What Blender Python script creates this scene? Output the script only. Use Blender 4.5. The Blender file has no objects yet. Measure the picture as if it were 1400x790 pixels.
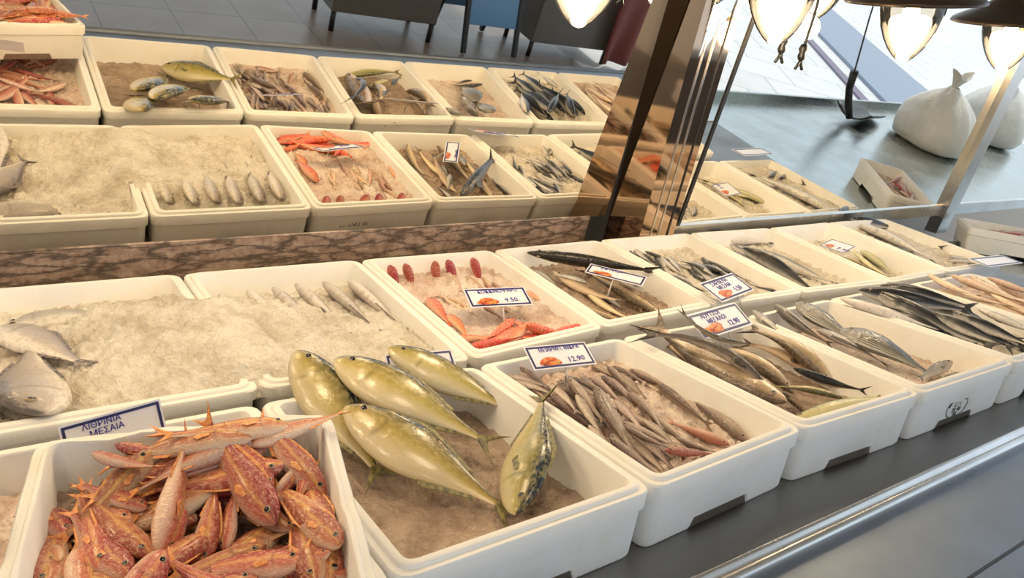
import bpy, bmesh, math, random
import numpy as np
from mathutils import Vector, Matrix, noise as mn

random.seed(7)
PI = math.pi
ZO = 1.0                       # height of the crate rims above the floor
col = bpy.context.scene.collection
sc = bpy.context.scene

# ------------------------------------------------------------------ camera
F_PX = 1036.755561910765
YAW, PIT, ROL = -0.644960145530239, 1.225736169592707, 0.13095619323960697
CAM = np.array([0.6545707882786904, -1.6655548308961041, 0.6361842348021552])
RM = np.array(Matrix.Rotation(YAW, 3, 'Z') @ Matrix.Rotation(PIT, 3, 'X') @ Matrix.Rotation(ROL, 3, 'Z'))
cd = bpy.data.cameras.new('camera')
cam = bpy.data.objects.new('camera', cd)
col.objects.link(cam)
cam.matrix_world = Matrix.Translation((CAM[0], CAM[1], CAM[2] + ZO)) @ Matrix([list(r) for r in RM]).to_4x4()
cd.sensor_fit = 'HORIZONTAL'
cd.sensor_width = 36.0
cd.lens = 36.0 * F_PX / 1400.0
cd.clip_start = 0.02
cd.clip_end = 200
sc.camera = cam


def U(u, v, z=0.0):
    """where the sight line through a photo point meets the height z (z = 0 is the rim of the crates)"""
    d = RM @ np.array([(u - 700) / F_PX, -(v - 395) / F_PX, -1.0])
    t = (z - CAM[2]) / d[2]
    return CAM + t * d


def UY(u, v, y):
    d = RM @ np.array([(u - 700) / F_PX, -(v - 395) / F_PX, -1.0])
    return CAM + (y - CAM[1]) / d[1] * d


# ------------------------------------------------------------------ helpers
def link(name, me, mats=None, parent=None, smooth=True):
    o = bpy.data.objects.new(name, me)
    col.objects.link(o)
    if mats is not None and len(me.materials) == 0:
        for m in (mats if isinstance(mats, (list, tuple)) else [mats]):
            me.materials.append(m)
    if parent is not None:
        o.parent = parent
    if smooth:
        for p in me.polygons:
            p.use_smooth = True
    return o


def mesh(name, verts, faces):
    me = bpy.data.meshes.new(name)
    me.from_pydata([tuple(v) for v in verts], [], faces)
    me.update()
    return me


def bm_mesh(name, bm):
    bmesh.ops.recalc_face_normals(bm, faces=bm.faces[:])
    me = bpy.data.meshes.new(name)
    bm.to_mesh(me)
    bm.free()
    return me


def tag(o, label, cat, group=None, kind=None):
    o['label'] = label
    if cat:
        o['category'] = cat
    if group:
        o['group'] = group
    if kind:
        o['kind'] = kind
    return o


def empty(name, loc):
    o = bpy.data.objects.new(name, None)
    o.empty_display_size = 0.05
    col.objects.link(o)
    o.location = loc
    return o


def structure(name, me, mat, smooth=False):
    o = link(name, me, mat, smooth=smooth)
    o['kind'] = 'structure'
    return o


def box_bm(bm, lo, hi, bev=0.0):
    r = bmesh.ops.create_cube(bm, size=1.0)
    vs = r['verts']
    for v in vs:
        v.co = Vector([lo[i] + (v.co[i] + 0.5) * (hi[i] - lo[i]) for i in range(3)])
    if bev > 0:
        es = list({e for v in vs for e in v.link_edges})
        bmesh.ops.bevel(bm, geom=es, offset=bev, segments=2, affect='EDGES', profile=0.5)
    return vs


def box(name, lo, hi, bev=0.0):
    bm = bmesh.new()
    box_bm(bm, lo, hi, bev)
    return bm_mesh(name, bm)


def lathe(name, prof, n=32, close=False):
    vs, fs = [], []
    for (r, z) in prof:
        for k in range(n):
            a = 2 * PI * k / n
            vs.append((r * math.cos(a), r * math.sin(a), z))
    for i in range(len(prof) - 1):
        for k in range(n):
            k2 = (k + 1) % n
            fs.append((i * n + k, i * n + k2, (i + 1) * n + k2, (i + 1) * n + k))
    if close:
        fs.append(tuple(range(n))[::-1])
        fs.append(tuple((len(prof) - 1) * n + k for k in range(n)))
    me = mesh(name, vs, fs)
    bm = bmesh.new()
    bm.from_mesh(me)
    bmesh.ops.remove_doubles(bm, verts=bm.verts[:], dist=1e-5)
    bmesh.ops.recalc_face_normals(bm, faces=bm.faces[:])
    bm.to_mesh(me)
    bm.free()
    return me


def tube(name, pts, rad, n=10):
    vs, fs = [], []
    pts = [Vector(p) for p in pts]
    rads = rad if isinstance(rad, (list, tuple)) else [rad] * len(pts)
    for i, p in enumerate(pts):
        t = (pts[min(i + 1, len(pts) - 1)] - pts[max(i - 1, 0)]).normalized()
        a = t.orthogonal().normalized() if abs(t.z) > 0.9 else t.cross(Vector((0, 0, 1))).normalized()
        b = t.cross(a)
        for k in range(n):
            an = 2 * PI * k / n
            vs.append(p + (a * math.cos(an) + b * math.sin(an)) * rads[i])
    for i in range(len(pts) - 1):
        for k in range(n):
            k2 = (k + 1) % n
            fs.append((i * n + k, i * n + k2, (i + 1) * n + k2, (i + 1) * n + k))
    fs.append(tuple(range(n))[::-1])
    fs.append(tuple((len(pts) - 1) * n + k for k in range(n)))
    return mesh(name, vs, fs)


# ------------------------------------------------------------------ materials
class NT:
    def __init__(self, name):
        self.m = bpy.data.materials.new(name)
        self.m.use_nodes = True
        self.t = self.m.node_tree
        self.n = self.t.nodes
        self.p = self.n['Principled BSDF']

    def add(self, typ, **kw):
        x = self.n.new(typ)
        for k, v in kw.items():
            if k in x.inputs:
                x.inputs[k].default_value = v
            else:
                setattr(x, k, v)
        return x

    def ln(self, a, b):
        self.t.links.new(a, b)

    def ramp(self, fac, stops, interp='LINEAR'):
        r = self.n.new('ShaderNodeValToRGB')
        r.color_ramp.interpolation = interp
        e = r.color_ramp.elements
        while len(e) < len(stops):
            e.new(0.5)
        for q, (p, c) in zip(e, stops):
            q.position = p
            q.color = (*c, 1) if len(c) == 3 else c
        self.ln(fac, r.inputs[0])
        return r.outputs[0]

    def mix(self, fac, a, b, mode='MIX'):
        x = self.n.new('ShaderNodeMix')
        x.data_type = 'RGBA'
        x.blend_type = mode
        for s, v in ((0, fac), (6, a), (7, b)):
            if isinstance(v, (int, float)):
                x.inputs[s].default_value = v
            elif isinstance(v, tuple):
                x.inputs[s].default_value = (*v, 1)
            else:
                self.ln(v, x.inputs[s])
        return x.outputs[2]

    def math(self, op, a, b=0.0, c=None):
        x = self.n.new('ShaderNodeMath')
        x.operation = op
        for i, v in enumerate((a, b) if c is None else (a, b, c)):
            if isinstance(v, (int, float)):
                x.inputs[i].default_value = v
            else:
                self.ln(v, x.inputs[i])
        return x.outputs[0]

    def noise(self, scale, detail=3, rough=0.5, vec=None):
        x = self.add('ShaderNodeTexNoise')
        x.inputs['Scale'].default_value = scale
        x.inputs['Detail'].default_value = detail
        x.inputs['Roughness'].default_value = rough
        if vec is not None:
            self.ln(vec, x.inputs['Vector'])
        return x.outputs[0]

    def coord(self, which='Object'):
        return self.add('ShaderNodeTexCoord').outputs[which]

    def geo(self):
        return self.add('ShaderNodeNewGeometry').outputs['Position']

    def bump(self, h, strength=0.3, dist=0.002):
        b = self.add('ShaderNodeBump')
        b.inputs['Strength'].default_value = strength
        b.inputs['Distance'].default_value = dist
        self.ln(h, b.inputs['Height'])
        self.ln(b.outputs[0], self.p.inputs['Normal'])

    def color(self, c):
        if isinstance(c, tuple):
            self.p.inputs['Base Color'].default_value = (*c, 1)
        else:
            self.ln(c, self.p.inputs['Base Color'])


def plain(name, c, rough=0.5, metal=0.0, spec=0.5):
    k = NT(name)
    k.color(c)
    k.p.inputs['Roughness'].default_value = rough
    k.p.inputs['Metallic'].default_value = metal
    k.p.inputs['Specular IOR Level'].default_value = spec
    return k.m


def make_eps():
    k = NT('white_foam')
    pos = k.geo()
    n1 = k.noise(9, 4, 0.6, pos)
    n2 = k.noise(3.1, 2, 0.5, pos)
    stain = k.ramp(n1, [(0.52, (0, 0, 0)), (0.72, (1, 1, 1))])
    c = k.mix(k.math('MULTIPLY', stain, 0.28), (0.86, 0.845, 0.80), (0.70, 0.60, 0.42))
    c = k.mix(k.math('MULTIPLY', n2, 0.12), c, (0.66, 0.62, 0.55))
    k.color(c)
    v = k.add('ShaderNodeTexVoronoi')
    v.inputs['Scale'].default_value = 230
    k.ln(pos, v.inputs['Vector'])
    k.bump(v.outputs['Distance'], 0.12, 0.002)
    k.p.inputs['Roughness'].default_value = 0.55
    k.p.inputs['Specular IOR Level'].default_value = 0.35
    return k.m


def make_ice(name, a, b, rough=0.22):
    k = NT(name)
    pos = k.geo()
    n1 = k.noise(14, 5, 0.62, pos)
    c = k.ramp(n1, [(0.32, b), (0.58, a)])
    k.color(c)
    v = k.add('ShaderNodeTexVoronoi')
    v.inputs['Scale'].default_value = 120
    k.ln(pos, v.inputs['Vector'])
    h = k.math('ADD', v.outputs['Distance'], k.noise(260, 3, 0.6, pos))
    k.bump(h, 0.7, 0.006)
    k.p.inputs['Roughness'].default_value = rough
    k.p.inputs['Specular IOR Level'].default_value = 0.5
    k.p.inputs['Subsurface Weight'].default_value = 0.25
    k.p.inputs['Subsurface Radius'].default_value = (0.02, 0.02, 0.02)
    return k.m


def fish_mat(name, back, flank, belly, blotch=None, blotch_amt=0.0, edge=(-0.45, 0.35), stripes=0.0, streak=None,
             scale_bump=0.25, rough=0.24, head=None, vary=0.25, metal=0.0, spots=0.0):
    """skin from the belly (fd = -1) to the back (fd = 1); fs runs from the tail (0) to the snout (1)"""
    k = NT(name)
    fd = k.add('ShaderNodeAttribute', attribute_name='fd').outputs['Fac']
    fs = k.add('ShaderNodeAttribute', attribute_name='fs').outputs['Fac']
    ft = k.add('ShaderNodeAttribute', attribute_name='ft').outputs['Fac']
    rnd = k.add('ShaderNodeObjectInfo').outputs['Random']
    oc = k.coord('Object')
    cx = k.add('ShaderNodeCombineXYZ')
    k.ln(fs, cx.inputs[0])
    k.ln(k.math('MULTIPLY', fd, 0.22), cx.inputs[1])
    k.ln(k.math('MULTIPLY', rnd, 37.0), cx.inputs[2])
    nz = k.noise(7, 4, 0.6, cx.outputs[0])
    nf = k.noise(26, 3, 0.6, cx.outputs[0])
    d = k.math('ADD', fd, k.math('MULTIPLY', k.math('SUBTRACT', nz, 0.5), 0.55))
    d01 = k.math('MULTIPLY_ADD', d, 0.5, 0.5)
    e0, e1 = edge[0] * 0.5 + 0.5, edge[1] * 0.5 + 0.5
    mid = tuple(0.5 * x + 0.5 * y for x, y in zip(flank, back))
    c = k.ramp(d01, [(max(0.0, e0 - 0.18), belly), (e0 + 0.1, flank), (e1, mid), (min(1.0, e1 + 0.14), back)])
    if streak:
        s = k.math('ABSOLUTE', k.math('SUBTRACT', d, 0.15))
        m = k.ramp(s, [(0.05, (1, 1, 1)), (0.22, (0, 0, 0))])
        c = k.mix(k.math('MULTIPLY', m, 0.7), c, streak)
    if blotch:
        m = k.ramp(nf, [(0.46, (0, 0, 0)), (0.62, (1, 1, 1))])
        c = k.mix(k.math('MULTIPLY', m, blotch_amt), c, blotch)
    if stripes:
        w = k.math('SINE', k.math('MULTIPLY', k.math('ADD', fd, k.math('MULTIPLY', nz, 0.06)), 38.0))
        m = k.ramp(w, [(0.25, (0, 0, 0)), (0.75, (1, 1, 1))])
        body = k.math('LESS_THAN', fs, 0.76)
        c = k.mix(k.math('MULTIPLY', k.math('MULTIPLY', m, stripes), body), c, (0.03, 0.028, 0.024))
    if spots:
        v = k.add('ShaderNodeTexVoronoi')
        v.inputs['Scale'].default_value = 24
        k.ln(cx.outputs[0], v.inputs['Vector'])
        m = k.ramp(v.outputs['Distance'], [(0.16, (1, 1, 1)), (0.3, (0, 0, 0))])
        c = k.mix(k.math('MULTIPLY', m, spots), c, back)
    # gill cover line and mouth
    g = k.math('ABSOLUTE', k.math('SUBTRACT', fs, k.math('MULTIPLY_ADD', k.math('MULTIPLY', fd, fd), 0.05, 0.735)))
    gm = k.ramp(g, [(0.003, (1, 1, 1)), (0.022, (0, 0, 0))])
    lim = k.ramp(k.math('ABSOLUTE', k.math('SUBTRACT', fd, -.08)), [(.35, (1, 1, 1)), (.72, (0, 0, 0))])
    c = k.mix(k.math('MULTIPLY', k.math('MULTIPLY', gm, lim), 0.42), c, tuple(0.3 * x for x in flank))
    if head:
        hm = k.ramp(fs, [(0.72, (0, 0, 0)), (0.8, (1, 1, 1))])
        c = k.mix(k.math('MULTIPLY', hm, 0.75), c, head)
    hs = k.add('ShaderNodeHueSaturation')
    k.ln(k.math('MULTIPLY_ADD', rnd, vary * 1.6, 1.0 - vary * 0.8), hs.inputs['Value'])
    k.ln(k.math('MULTIPLY_ADD', k.math('FRACT', k.math('MULTIPLY', rnd, 7.13)), 0.035, 0.4825), hs.inputs['Hue'])
    k.ln(c, hs.inputs['Color'])
    k.color(hs.outputs[0])
    sx = k.add('ShaderNodeCombineXYZ')
    k.ln(k.math('MULTIPLY', fs, 62.0), sx.inputs[0])
    k.ln(k.math('MULTIPLY', fd, 14.0), sx.inputs[1])
    v = k.add('ShaderNodeTexVoronoi')
    v.inputs['Scale'].default_value = 1.0
    k.ln(sx.outputs[0], v.inputs['Vector'])
    k.bump(k.math('ADD', v.outputs['Distance'], k.math('MULTIPLY', nf, 0.6)), scale_bump, 0.004)
    k.ln(k.math('MULTIPLY_ADD', nf, 0.22, rough - 0.08), k.p.inputs['Roughness'])
    k.p.inputs['Metallic'].default_value = metal
    k.p.inputs['Coat Weight'].default_value = 0.22
    k.p.inputs['Coat Roughness'].default_value = 0.12
    return k.m


def fin_mat(name, c1, c2):
    k = NT(name)
    oc = k.coord('Object')
    w = k.noise(40, 2, 0.5, oc)
    k.color(k.ramp(w, [(0.35, c1), (0.65, c2)]))
    k.p.inputs['Roughness'].default_value = 0.4
    return k.m


def make_steel(name, base, rough, scratch=0.0):
    k = NT(name)
    pos = k.geo()
    mp = k.add('ShaderNodeMapping')
    mp.inputs['Scale'].default_value = (1.5, 40, 10)
    k.ln(pos, mp.inputs['Vector'])
    n = k.noise(3, 4, 0.6, mp.outputs[0])
    n2 = k.noise(5, 4, 0.6, pos)
    k.color(k.mix(k.math('MULTIPLY', n2, 0.6), base, tuple(x * 0.55 for x in base)))
    k.ln(k.math('MULTIPLY_ADD', n2, 0.25, rough - 0.1), k.p.inputs['Roughness'])
    k.p.inputs['Metallic'].default_value = 1.0
    k.bump(n, scratch, 0.001)
    return k.m


def make_stone():
    k = NT('pink_crazy_stone')
    pos = k.geo()
    mp = k.add('ShaderNodeMapping')
    mp.inputs['Scale'].default_value = (9, 9, 42)
    k.ln(pos, mp.inputs['Vector'])
    nv = k.add('ShaderNodeTexNoise')
    nv.inputs['Scale'].default_value = 0.9
    nv.inputs['Detail'].default_value = 7
    nv.inputs['Roughness'].default_value = .7
    k.ln(mp.outputs[0], nv.inputs['Vector'])
    wv = k.mix(1.0, mp.outputs[0], k.mix(1.0, nv.outputs['Color'], (2.0, 2.0, 2.0), 'MULTIPLY'), 'ADD')
    v = k.add('ShaderNodeTexVoronoi', feature='DISTANCE_TO_EDGE')
    v.inputs['Scale'].default_value = .8
    k.ln(wv, v.inputs['Vector'])
    v2 = k.add('ShaderNodeTexVoronoi')
    v2.inputs['Scale'].default_value = .8
    k.ln(wv, v2.inputs['Vector'])
    n = k.noise(40, 6, 0.7, pos)
    c = k.ramp(n, [(0.3, (0.20, 0.125, 0.09)), (0.5, (0.42, 0.29, 0.215)), (0.7, (0.55, 0.44, 0.34))])
    vein = k.ramp(v.outputs['Distance'], [(0.01, (1, 1, 1)), (0.16, (0, 0, 0))])
    k.color(k.mix(k.math('MULTIPLY', vein, 0.8), c, (0.05, 0.04, 0.035)))
    k.p.inputs['Roughness'].default_value = 0.3
    return k.m


def make_tiles(name, c1, c2, grout, size, rough, off=0.0, rot=0.0, gw=0.006):
    k = NT(name)
    pos = k.geo()
    mp = k.add('ShaderNodeMapping')
    mp.inputs['Rotation'].default_value = (0, 0, rot)
    k.ln(pos, mp.inputs['Vector'])
    b = k.add('ShaderNodeTexBrick')
    b.offset = off
    b.inputs['Scale'].default_value = 1.0
    b.inputs['Brick Width'].default_value = size[0]
    b.inputs['Row Height'].default_value = size[1]
    b.inputs['Mortar Size'].default_value = gw
    b.inputs['Color1'].default_value = (*c1, 1)
    b.inputs['Color2'].default_value = (*c2, 1)
    b.inputs['Mortar'].default_value = (*grout, 1)
    k.ln(mp.outputs[0], b.inputs['Vector'])
    n = k.noise(3, 5, 0.6, pos)
    k.color(k.mix(k.math('MULTIPLY', n, 0.5), b.outputs['Color'], tuple(x * 0.6 for x in c1)))
    k.ln(k.math('MULTIPLY_ADD', n, 0.25, rough - 0.1), k.p.inputs['Roughness'])
    return k.m


def mirror_mat(name, c, rough):
    k = NT(name)
    k.color(c)
    k.p.inputs['Metallic'].default_value = 1.0
    k.p.inputs['Roughness'].default_value = rough
    return k.m


def emis(name, c, s):
    k = NT(name)
    k.color(c)
    k.p.inputs['Emission Color'].default_value = (*c, 1)
    k.p.inputs['Emission Strength'].default_value = s
    return k.m


def glass_mat(name, tint):
    k = NT(name)
    k.n.remove(k.p)
    tr = k.add('ShaderNodeBsdfTransparent')
    tr.inputs['Color'].default_value = (*tint, 1)
    gl = k.add('ShaderNodeBsdfGlossy')
    gl.inputs['Roughness'].default_value = 0.06
    fr = k.add('ShaderNodeFresnel')
    fr.inputs['IOR'].default_value = 1.5
    mx = k.add('ShaderNodeMixShader')
    k.ln(fr.outputs[0], mx.inputs[0])
    k.ln(tr.outputs[0], mx.inputs[1])
    k.ln(gl.outputs[0], mx.inputs[2])
    k.ln(mx.outputs[0], k.n['Material Output'].inputs[0])
    return k.m


M = {}
M['eps'] = make_eps()
M['ice'] = make_ice('crushed_ice', (0.80, 0.75, 0.655), (0.56, 0.49, 0.38))
M['ice_pink'] = make_ice('pinkish_ice', (0.84, 0.72, 0.62), (0.60, 0.42, 0.33))
M['wet'] = make_ice('wet_meltwater_ice', (0.50, 0.38, 0.285), (0.27, 0.18, 0.125), 0.12)  # wet ice, base colour darkened for the shadow gaps between fish
M['steel'] = make_steel('worktop_steel', (0.30, 0.29, 0.28), 0.38, 0.08)
M['rail'] = make_steel('polished_rail_steel', (0.72, 0.70, 0.66), 0.22, 0.04)
M['panel'] = make_steel('front_panel_steel', (0.30, 0.34, 0.40), 0.45, 0.05)
M['tablesteel'] = make_steel('table_steel', (0.50, 0.54, 0.53), 0.24, 0.05)
M['stone'] = make_stone()
M['tile'] = make_tiles('dark_floor_tile', (0.21, 0.158, 0.122), (0.235, 0.178, 0.14), (0.07, 0.052, 0.042), (0.5, 0.5), 0.32)
M['pave'] = make_tiles('pale_paving', (0.66, 0.66, 0.66), (0.72, 0.72, 0.71), (0.42, 0.43, 0.46), (0.9, 0.9), 0.6, 0.5, math.radians(-35), 0.015)
M['kerb'] = plain('bluish_kerb_stone', (0.22, 0.27, 0.36), 0.6)
M['wall'] = plain('off_white_plaster', (0.62, 0.58, 0.52), 0.8)
M['ceil'] = plain('ceiling_paint', (0.55, 0.52, 0.47), 0.8)
M['mirror'] = mirror_mat('mirror_silver', (0.92, 0.885, 0.80), 0.012)
M['bronze'] = mirror_mat('bronze_mirror', (0.52, 0.38, 0.275), 0.05)
M['black'] = plain('black_plastic', (0.012, 0.012, 0.013), 0.4)
M['card'] = plain('white_card', (0.80, 0.80, 0.86), 0.25)
M['cardborder'] = plain('navy_border', (0.012, 0.015, 0.11), 0.35)
M['ink'] = plain('blue_ink', (0.015, 0.015, 0.30), 0.5)
M['clip'] = plain('clear_plastic', (0.62, 0.60, 0.56), 0.15)
M['stamp'] = plain('stamp_ink', (0.05, 0.055, 0.06), 0.7)
M['shade'] = plain('dark_bronze_shade', (0.075, 0.055, 0.04), 0.35, 0.8)
M['shadein'] = plain('pale_shade_lining', (0.75, 0.72, 0.70), 0.4)
M['globe'] = glass_mat('lamp_glass', (0.93, 0.88, 0.80))
M['bulb'] = emis('lit_bulb', (1.0, 0.86, 0.62), 22.0)
M['eyew'] = plain('eye_ring', (0.36, 0.27, 0.17), 0.1)
M['eyep'] = plain('eye_pupil', (0.008, 0.008, 0.008), 0.05)
M['bag'] = None
M['red'] = plain('dark_red_cloth', (0.16, 0.035, 0.03), 0.7)
M['greypanel'] = plain('grey_board', (0.12, 0.115, 0.11), 0.5)
M['skyrefl'] = plain('sky_reflection_blue', (0.12, 0.28, 0.55), 0.15)  # blue stands in for sky reflected in the panes

RED = dict(vary=0.3)
FM = {
    'red': fish_mat('red_mullet_skin', (0.34, 0.05, 0.03), (0.56, 0.155, 0.08), (0.78, 0.55, 0.40), (0.80, 0.48, 0.28), 0.42, (-0.55, 0.45), streak=(0.78, 0.42, 0.12), scale_bump=0.4, rough=0.22),
    'pink': fish_mat('pink_fish_skin', (0.38, 0.12, 0.09), (0.58, 0.30, 0.22), (0.75, 0.58, 0.48), (0.25, 0.10, 0.07), 0.4, (-0.5, 0.3), scale_bump=0.3),
    'amber': fish_mat('amberjack_skin', (0.015, 0.03, 0.042), (0.43, 0.36, 0.09), (0.64, 0.56, 0.34), (0.60, 0.52, 0.22), 0.4, (-0.3, 0.5), scale_bump=0.06, rough=0.2, vary=0.12),
    'mullet': fish_mat('striped_mullet_skin', (0.16, 0.10, 0.08), (0.46, 0.34, 0.27), (0.68, 0.57, 0.47), (0.22, 0.14, 0.11), 0.5, (-0.5, 0.35), scale_bump=0.35, spots=0.4),
    'tan': fish_mat('tan_barracuda_skin', (0.09, 0.065, 0.045), (0.54, 0.40, 0.24), (0.74, 0.60, 0.42), (0.30, 0.21, 0.12), 0.3, (-0.5, 0.5), scale_bump=0.15),
    'dark': fish_mat('dark_eel_skin', (0.02, 0.017, 0.014), (0.085, 0.065, 0.05), (0.40, 0.33, 0.24), (0.02, 0.016, 0.014), 0.4, (-0.8, 0.2), scale_bump=0.2),
    'yellow': fish_mat('yellowish_fish_skin', (0.10, 0.10, 0.04), (0.46, 0.40, 0.17), (0.66, 0.60, 0.38), (0.30, 0.26, 0.10), 0.3, (-0.5, 0.5), scale_bump=0.15),
    'bream': fish_mat('sea_bream_skin', (0.02, 0.02, 0.02), (0.25, 0.22, 0.17), (0.62, 0.58, 0.50), (0.45, 0.44, 0.42), 0.3, (-0.6, 0.2), stripes=0.8, scale_bump=0.2, head=(0.22, 0.21, 0.20), rough=0.16),
    'mack': fish_mat('mackerel_skin', (0.006, 0.008, 0.011), (0.06, 0.062, 0.065), (0.66, 0.62, 0.56), (0.05, 0.055, 0.06), 0.2, (-0.3, -0.08), scale_bump=0.06, rough=0.3),
    'silver': fish_mat('silver_fish_skin', (0.03, 0.032, 0.034), (0.42, 0.40, 0.37), (0.70, 0.67, 0.61), (0.10, 0.095, 0.09), 0.45, (-0.4, 0.3), scale_bump=0.2),
    'orange': fish_mat('orange_red_skin', (0.66, 0.07, 0.025), (0.78, 0.20, 0.085), (0.80, 0.50, 0.34), (0.85, 0.42, 0.28), 0.4, (-0.6, 0.3), scale_bump=0.3),
    'crimson': fish_mat('crimson_skin', (0.30, 0.02, 0.03), (0.46, 0.07, 0.07), (0.62, 0.25, 0.20), (0.6, 0.25, 0.2), 0.3, (-0.5, 0.4), scale_bump=0.2),
    'iced': fish_mat('frosted_silver_skin', (0.13, 0.11, 0.105), (0.42, 0.37, 0.33), (0.70, 0.64, 0.56), (0.30, 0.25, 0.22), 0.4, (-0.4, 0.6), scale_bump=0.2, rough=0.3),
    'pale': fish_mat('pale_pinkish_skin', (0.36, 0.22, 0.13), (0.62, 0.45, 0.30), (0.74, 0.62, 0.48), (0.62, 0.25, 0.16), 0.5, (-0.5, 0.4), scale_bump=0.2),
}
FIN = {
    'red': fin_mat('red_fin', (0.72, 0.22, 0.06), (0.85, 0.45, 0.16)), 'pink': fin_mat('pink_fin', (0.42, 0.16, 0.10), (0.6, 0.35, 0.25)),
    'amber': fin_mat('olive_fin', (0.10, 0.09, 0.04), (0.30, 0.26, 0.10)), 'mullet': fin_mat('grey_fin', (0.20, 0.13, 0.10), (0.45, 0.34, 0.26)),
    'tan': fin_mat('brown_fin', (0.06, 0.045, 0.03), (0.22, 0.16, 0.10)), 'dark': fin_mat('black_fin', (0.02, 0.016, 0.014), (0.07, 0.055, 0.045)),
    'yellow': fin_mat('yellow_fin', (0.05, 0.045, 0.02), (0.40, 0.32, 0.06)), 'bream': fin_mat('bream_fin', (0.06, 0.05, 0.04), (0.25, 0.21, 0.16)),
    'mack': fin_mat('mackerel_fin', (0.012, 0.013, 0.015), (0.10, 0.10, 0.10)), 'silver': fin_mat('silver_fin', (0.05, 0.05, 0.05), (0.32, 0.30, 0.28)),
    'orange': fin_mat('orange_fin', (0.75, 0.12, 0.04), (0.85, 0.35, 0.2)), 'crimson': fin_mat('crimson_fin', (0.35, 0.02, 0.03), (0.55, 0.1, 0.1)),
    'iced': fin_mat('dusky_fin', (0.06, 0.05, 0.05), (0.3, 0.25, 0.22)), 'pale': fin_mat('pale_fin', (0.5, 0.3, 0.18), (0.7, 0.5, 0.32)),
}

# ------------------------------------------------------------------ fish
# shape: h belly/back half height, w thickness ratio, p where deepest, c peduncle, blunt snout power
SHAPES = {
    'red':    dict(ht=.122, hb=.118, w=.62, dh=.018, p=.66, c=.028, k=2.4, fork=.085, dorsal=1),
    'pink':   dict(ht=.095, hb=.095, w=.62, p=.62, c=.028, k=2.2, fork=.08, dorsal=0),
    'amber':  dict(ht=.140, hb=.150, w=.40, dh=.03, p=.58, c=.018, k=2.0, fork=.12, dorsal=1),
    'mullet': dict(ht=.085, hb=.085, w=.68, p=.62, c=.026, k=2.3, fork=.08, dorsal=0),
    'tan':    dict(ht=.055, hb=.055, w=.75, p=.58, c=.018, k=1.8, fork=.07, dorsal=0),
    'dark':   dict(ht=.038, hb=.038, w=.85, p=.55, c=.016, k=1.8, fork=.06, dorsal=0),
    'yellow': dict(ht=.072, hb=.072, w=.6, p=.55, c=.018, k=1.8, fork=.08, dorsal=0),
    'bream':  dict(ht=.185, hb=.17, w=.36, p=.64, c=.03, k=2.3, fork=.11, dorsal=1),
    'mack':   dict(ht=.078, hb=.078, w=.72, p=.58, c=.014, k=1.9, fork=.085, dorsal=0),
    'silver': dict(ht=.095, hb=.095, w=.55, p=.6, c=.022, k=2.1, fork=.085, dorsal=0),
    'orange': dict(ht=.085, hb=.085, w=.72, p=.66, c=.025, k=2.2, fork=.07, dorsal=0),
    'crimson': dict(ht=.11, hb=.11, w=.8, p=.7, c=.03, k=2.6, fork=.08, dorsal=0),
    'iced':   dict(ht=.14, hb=.135, w=.42, p=.62, c=.025, k=2.3, fork=.11, dorsal=1),
    'pale':   dict(ht=.075, hb=.075, w=.7, p=.6, c=.02, k=2.0, fork=.07, dorsal=0),
}
X0, X1 = -0.385, 0.5


def prof(s, h, P):
    if s < P['p']:
        t = s / P['p']
        t = t * t * (3 - 2 * t) * 0.75 + t * 0.25
        return P['c'] + (h - P['c']) * t
    t = (s - P['p']) / (1 - P['p'])
    return h * max(0.0, 1 - t ** P['k']) ** 0.62


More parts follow.
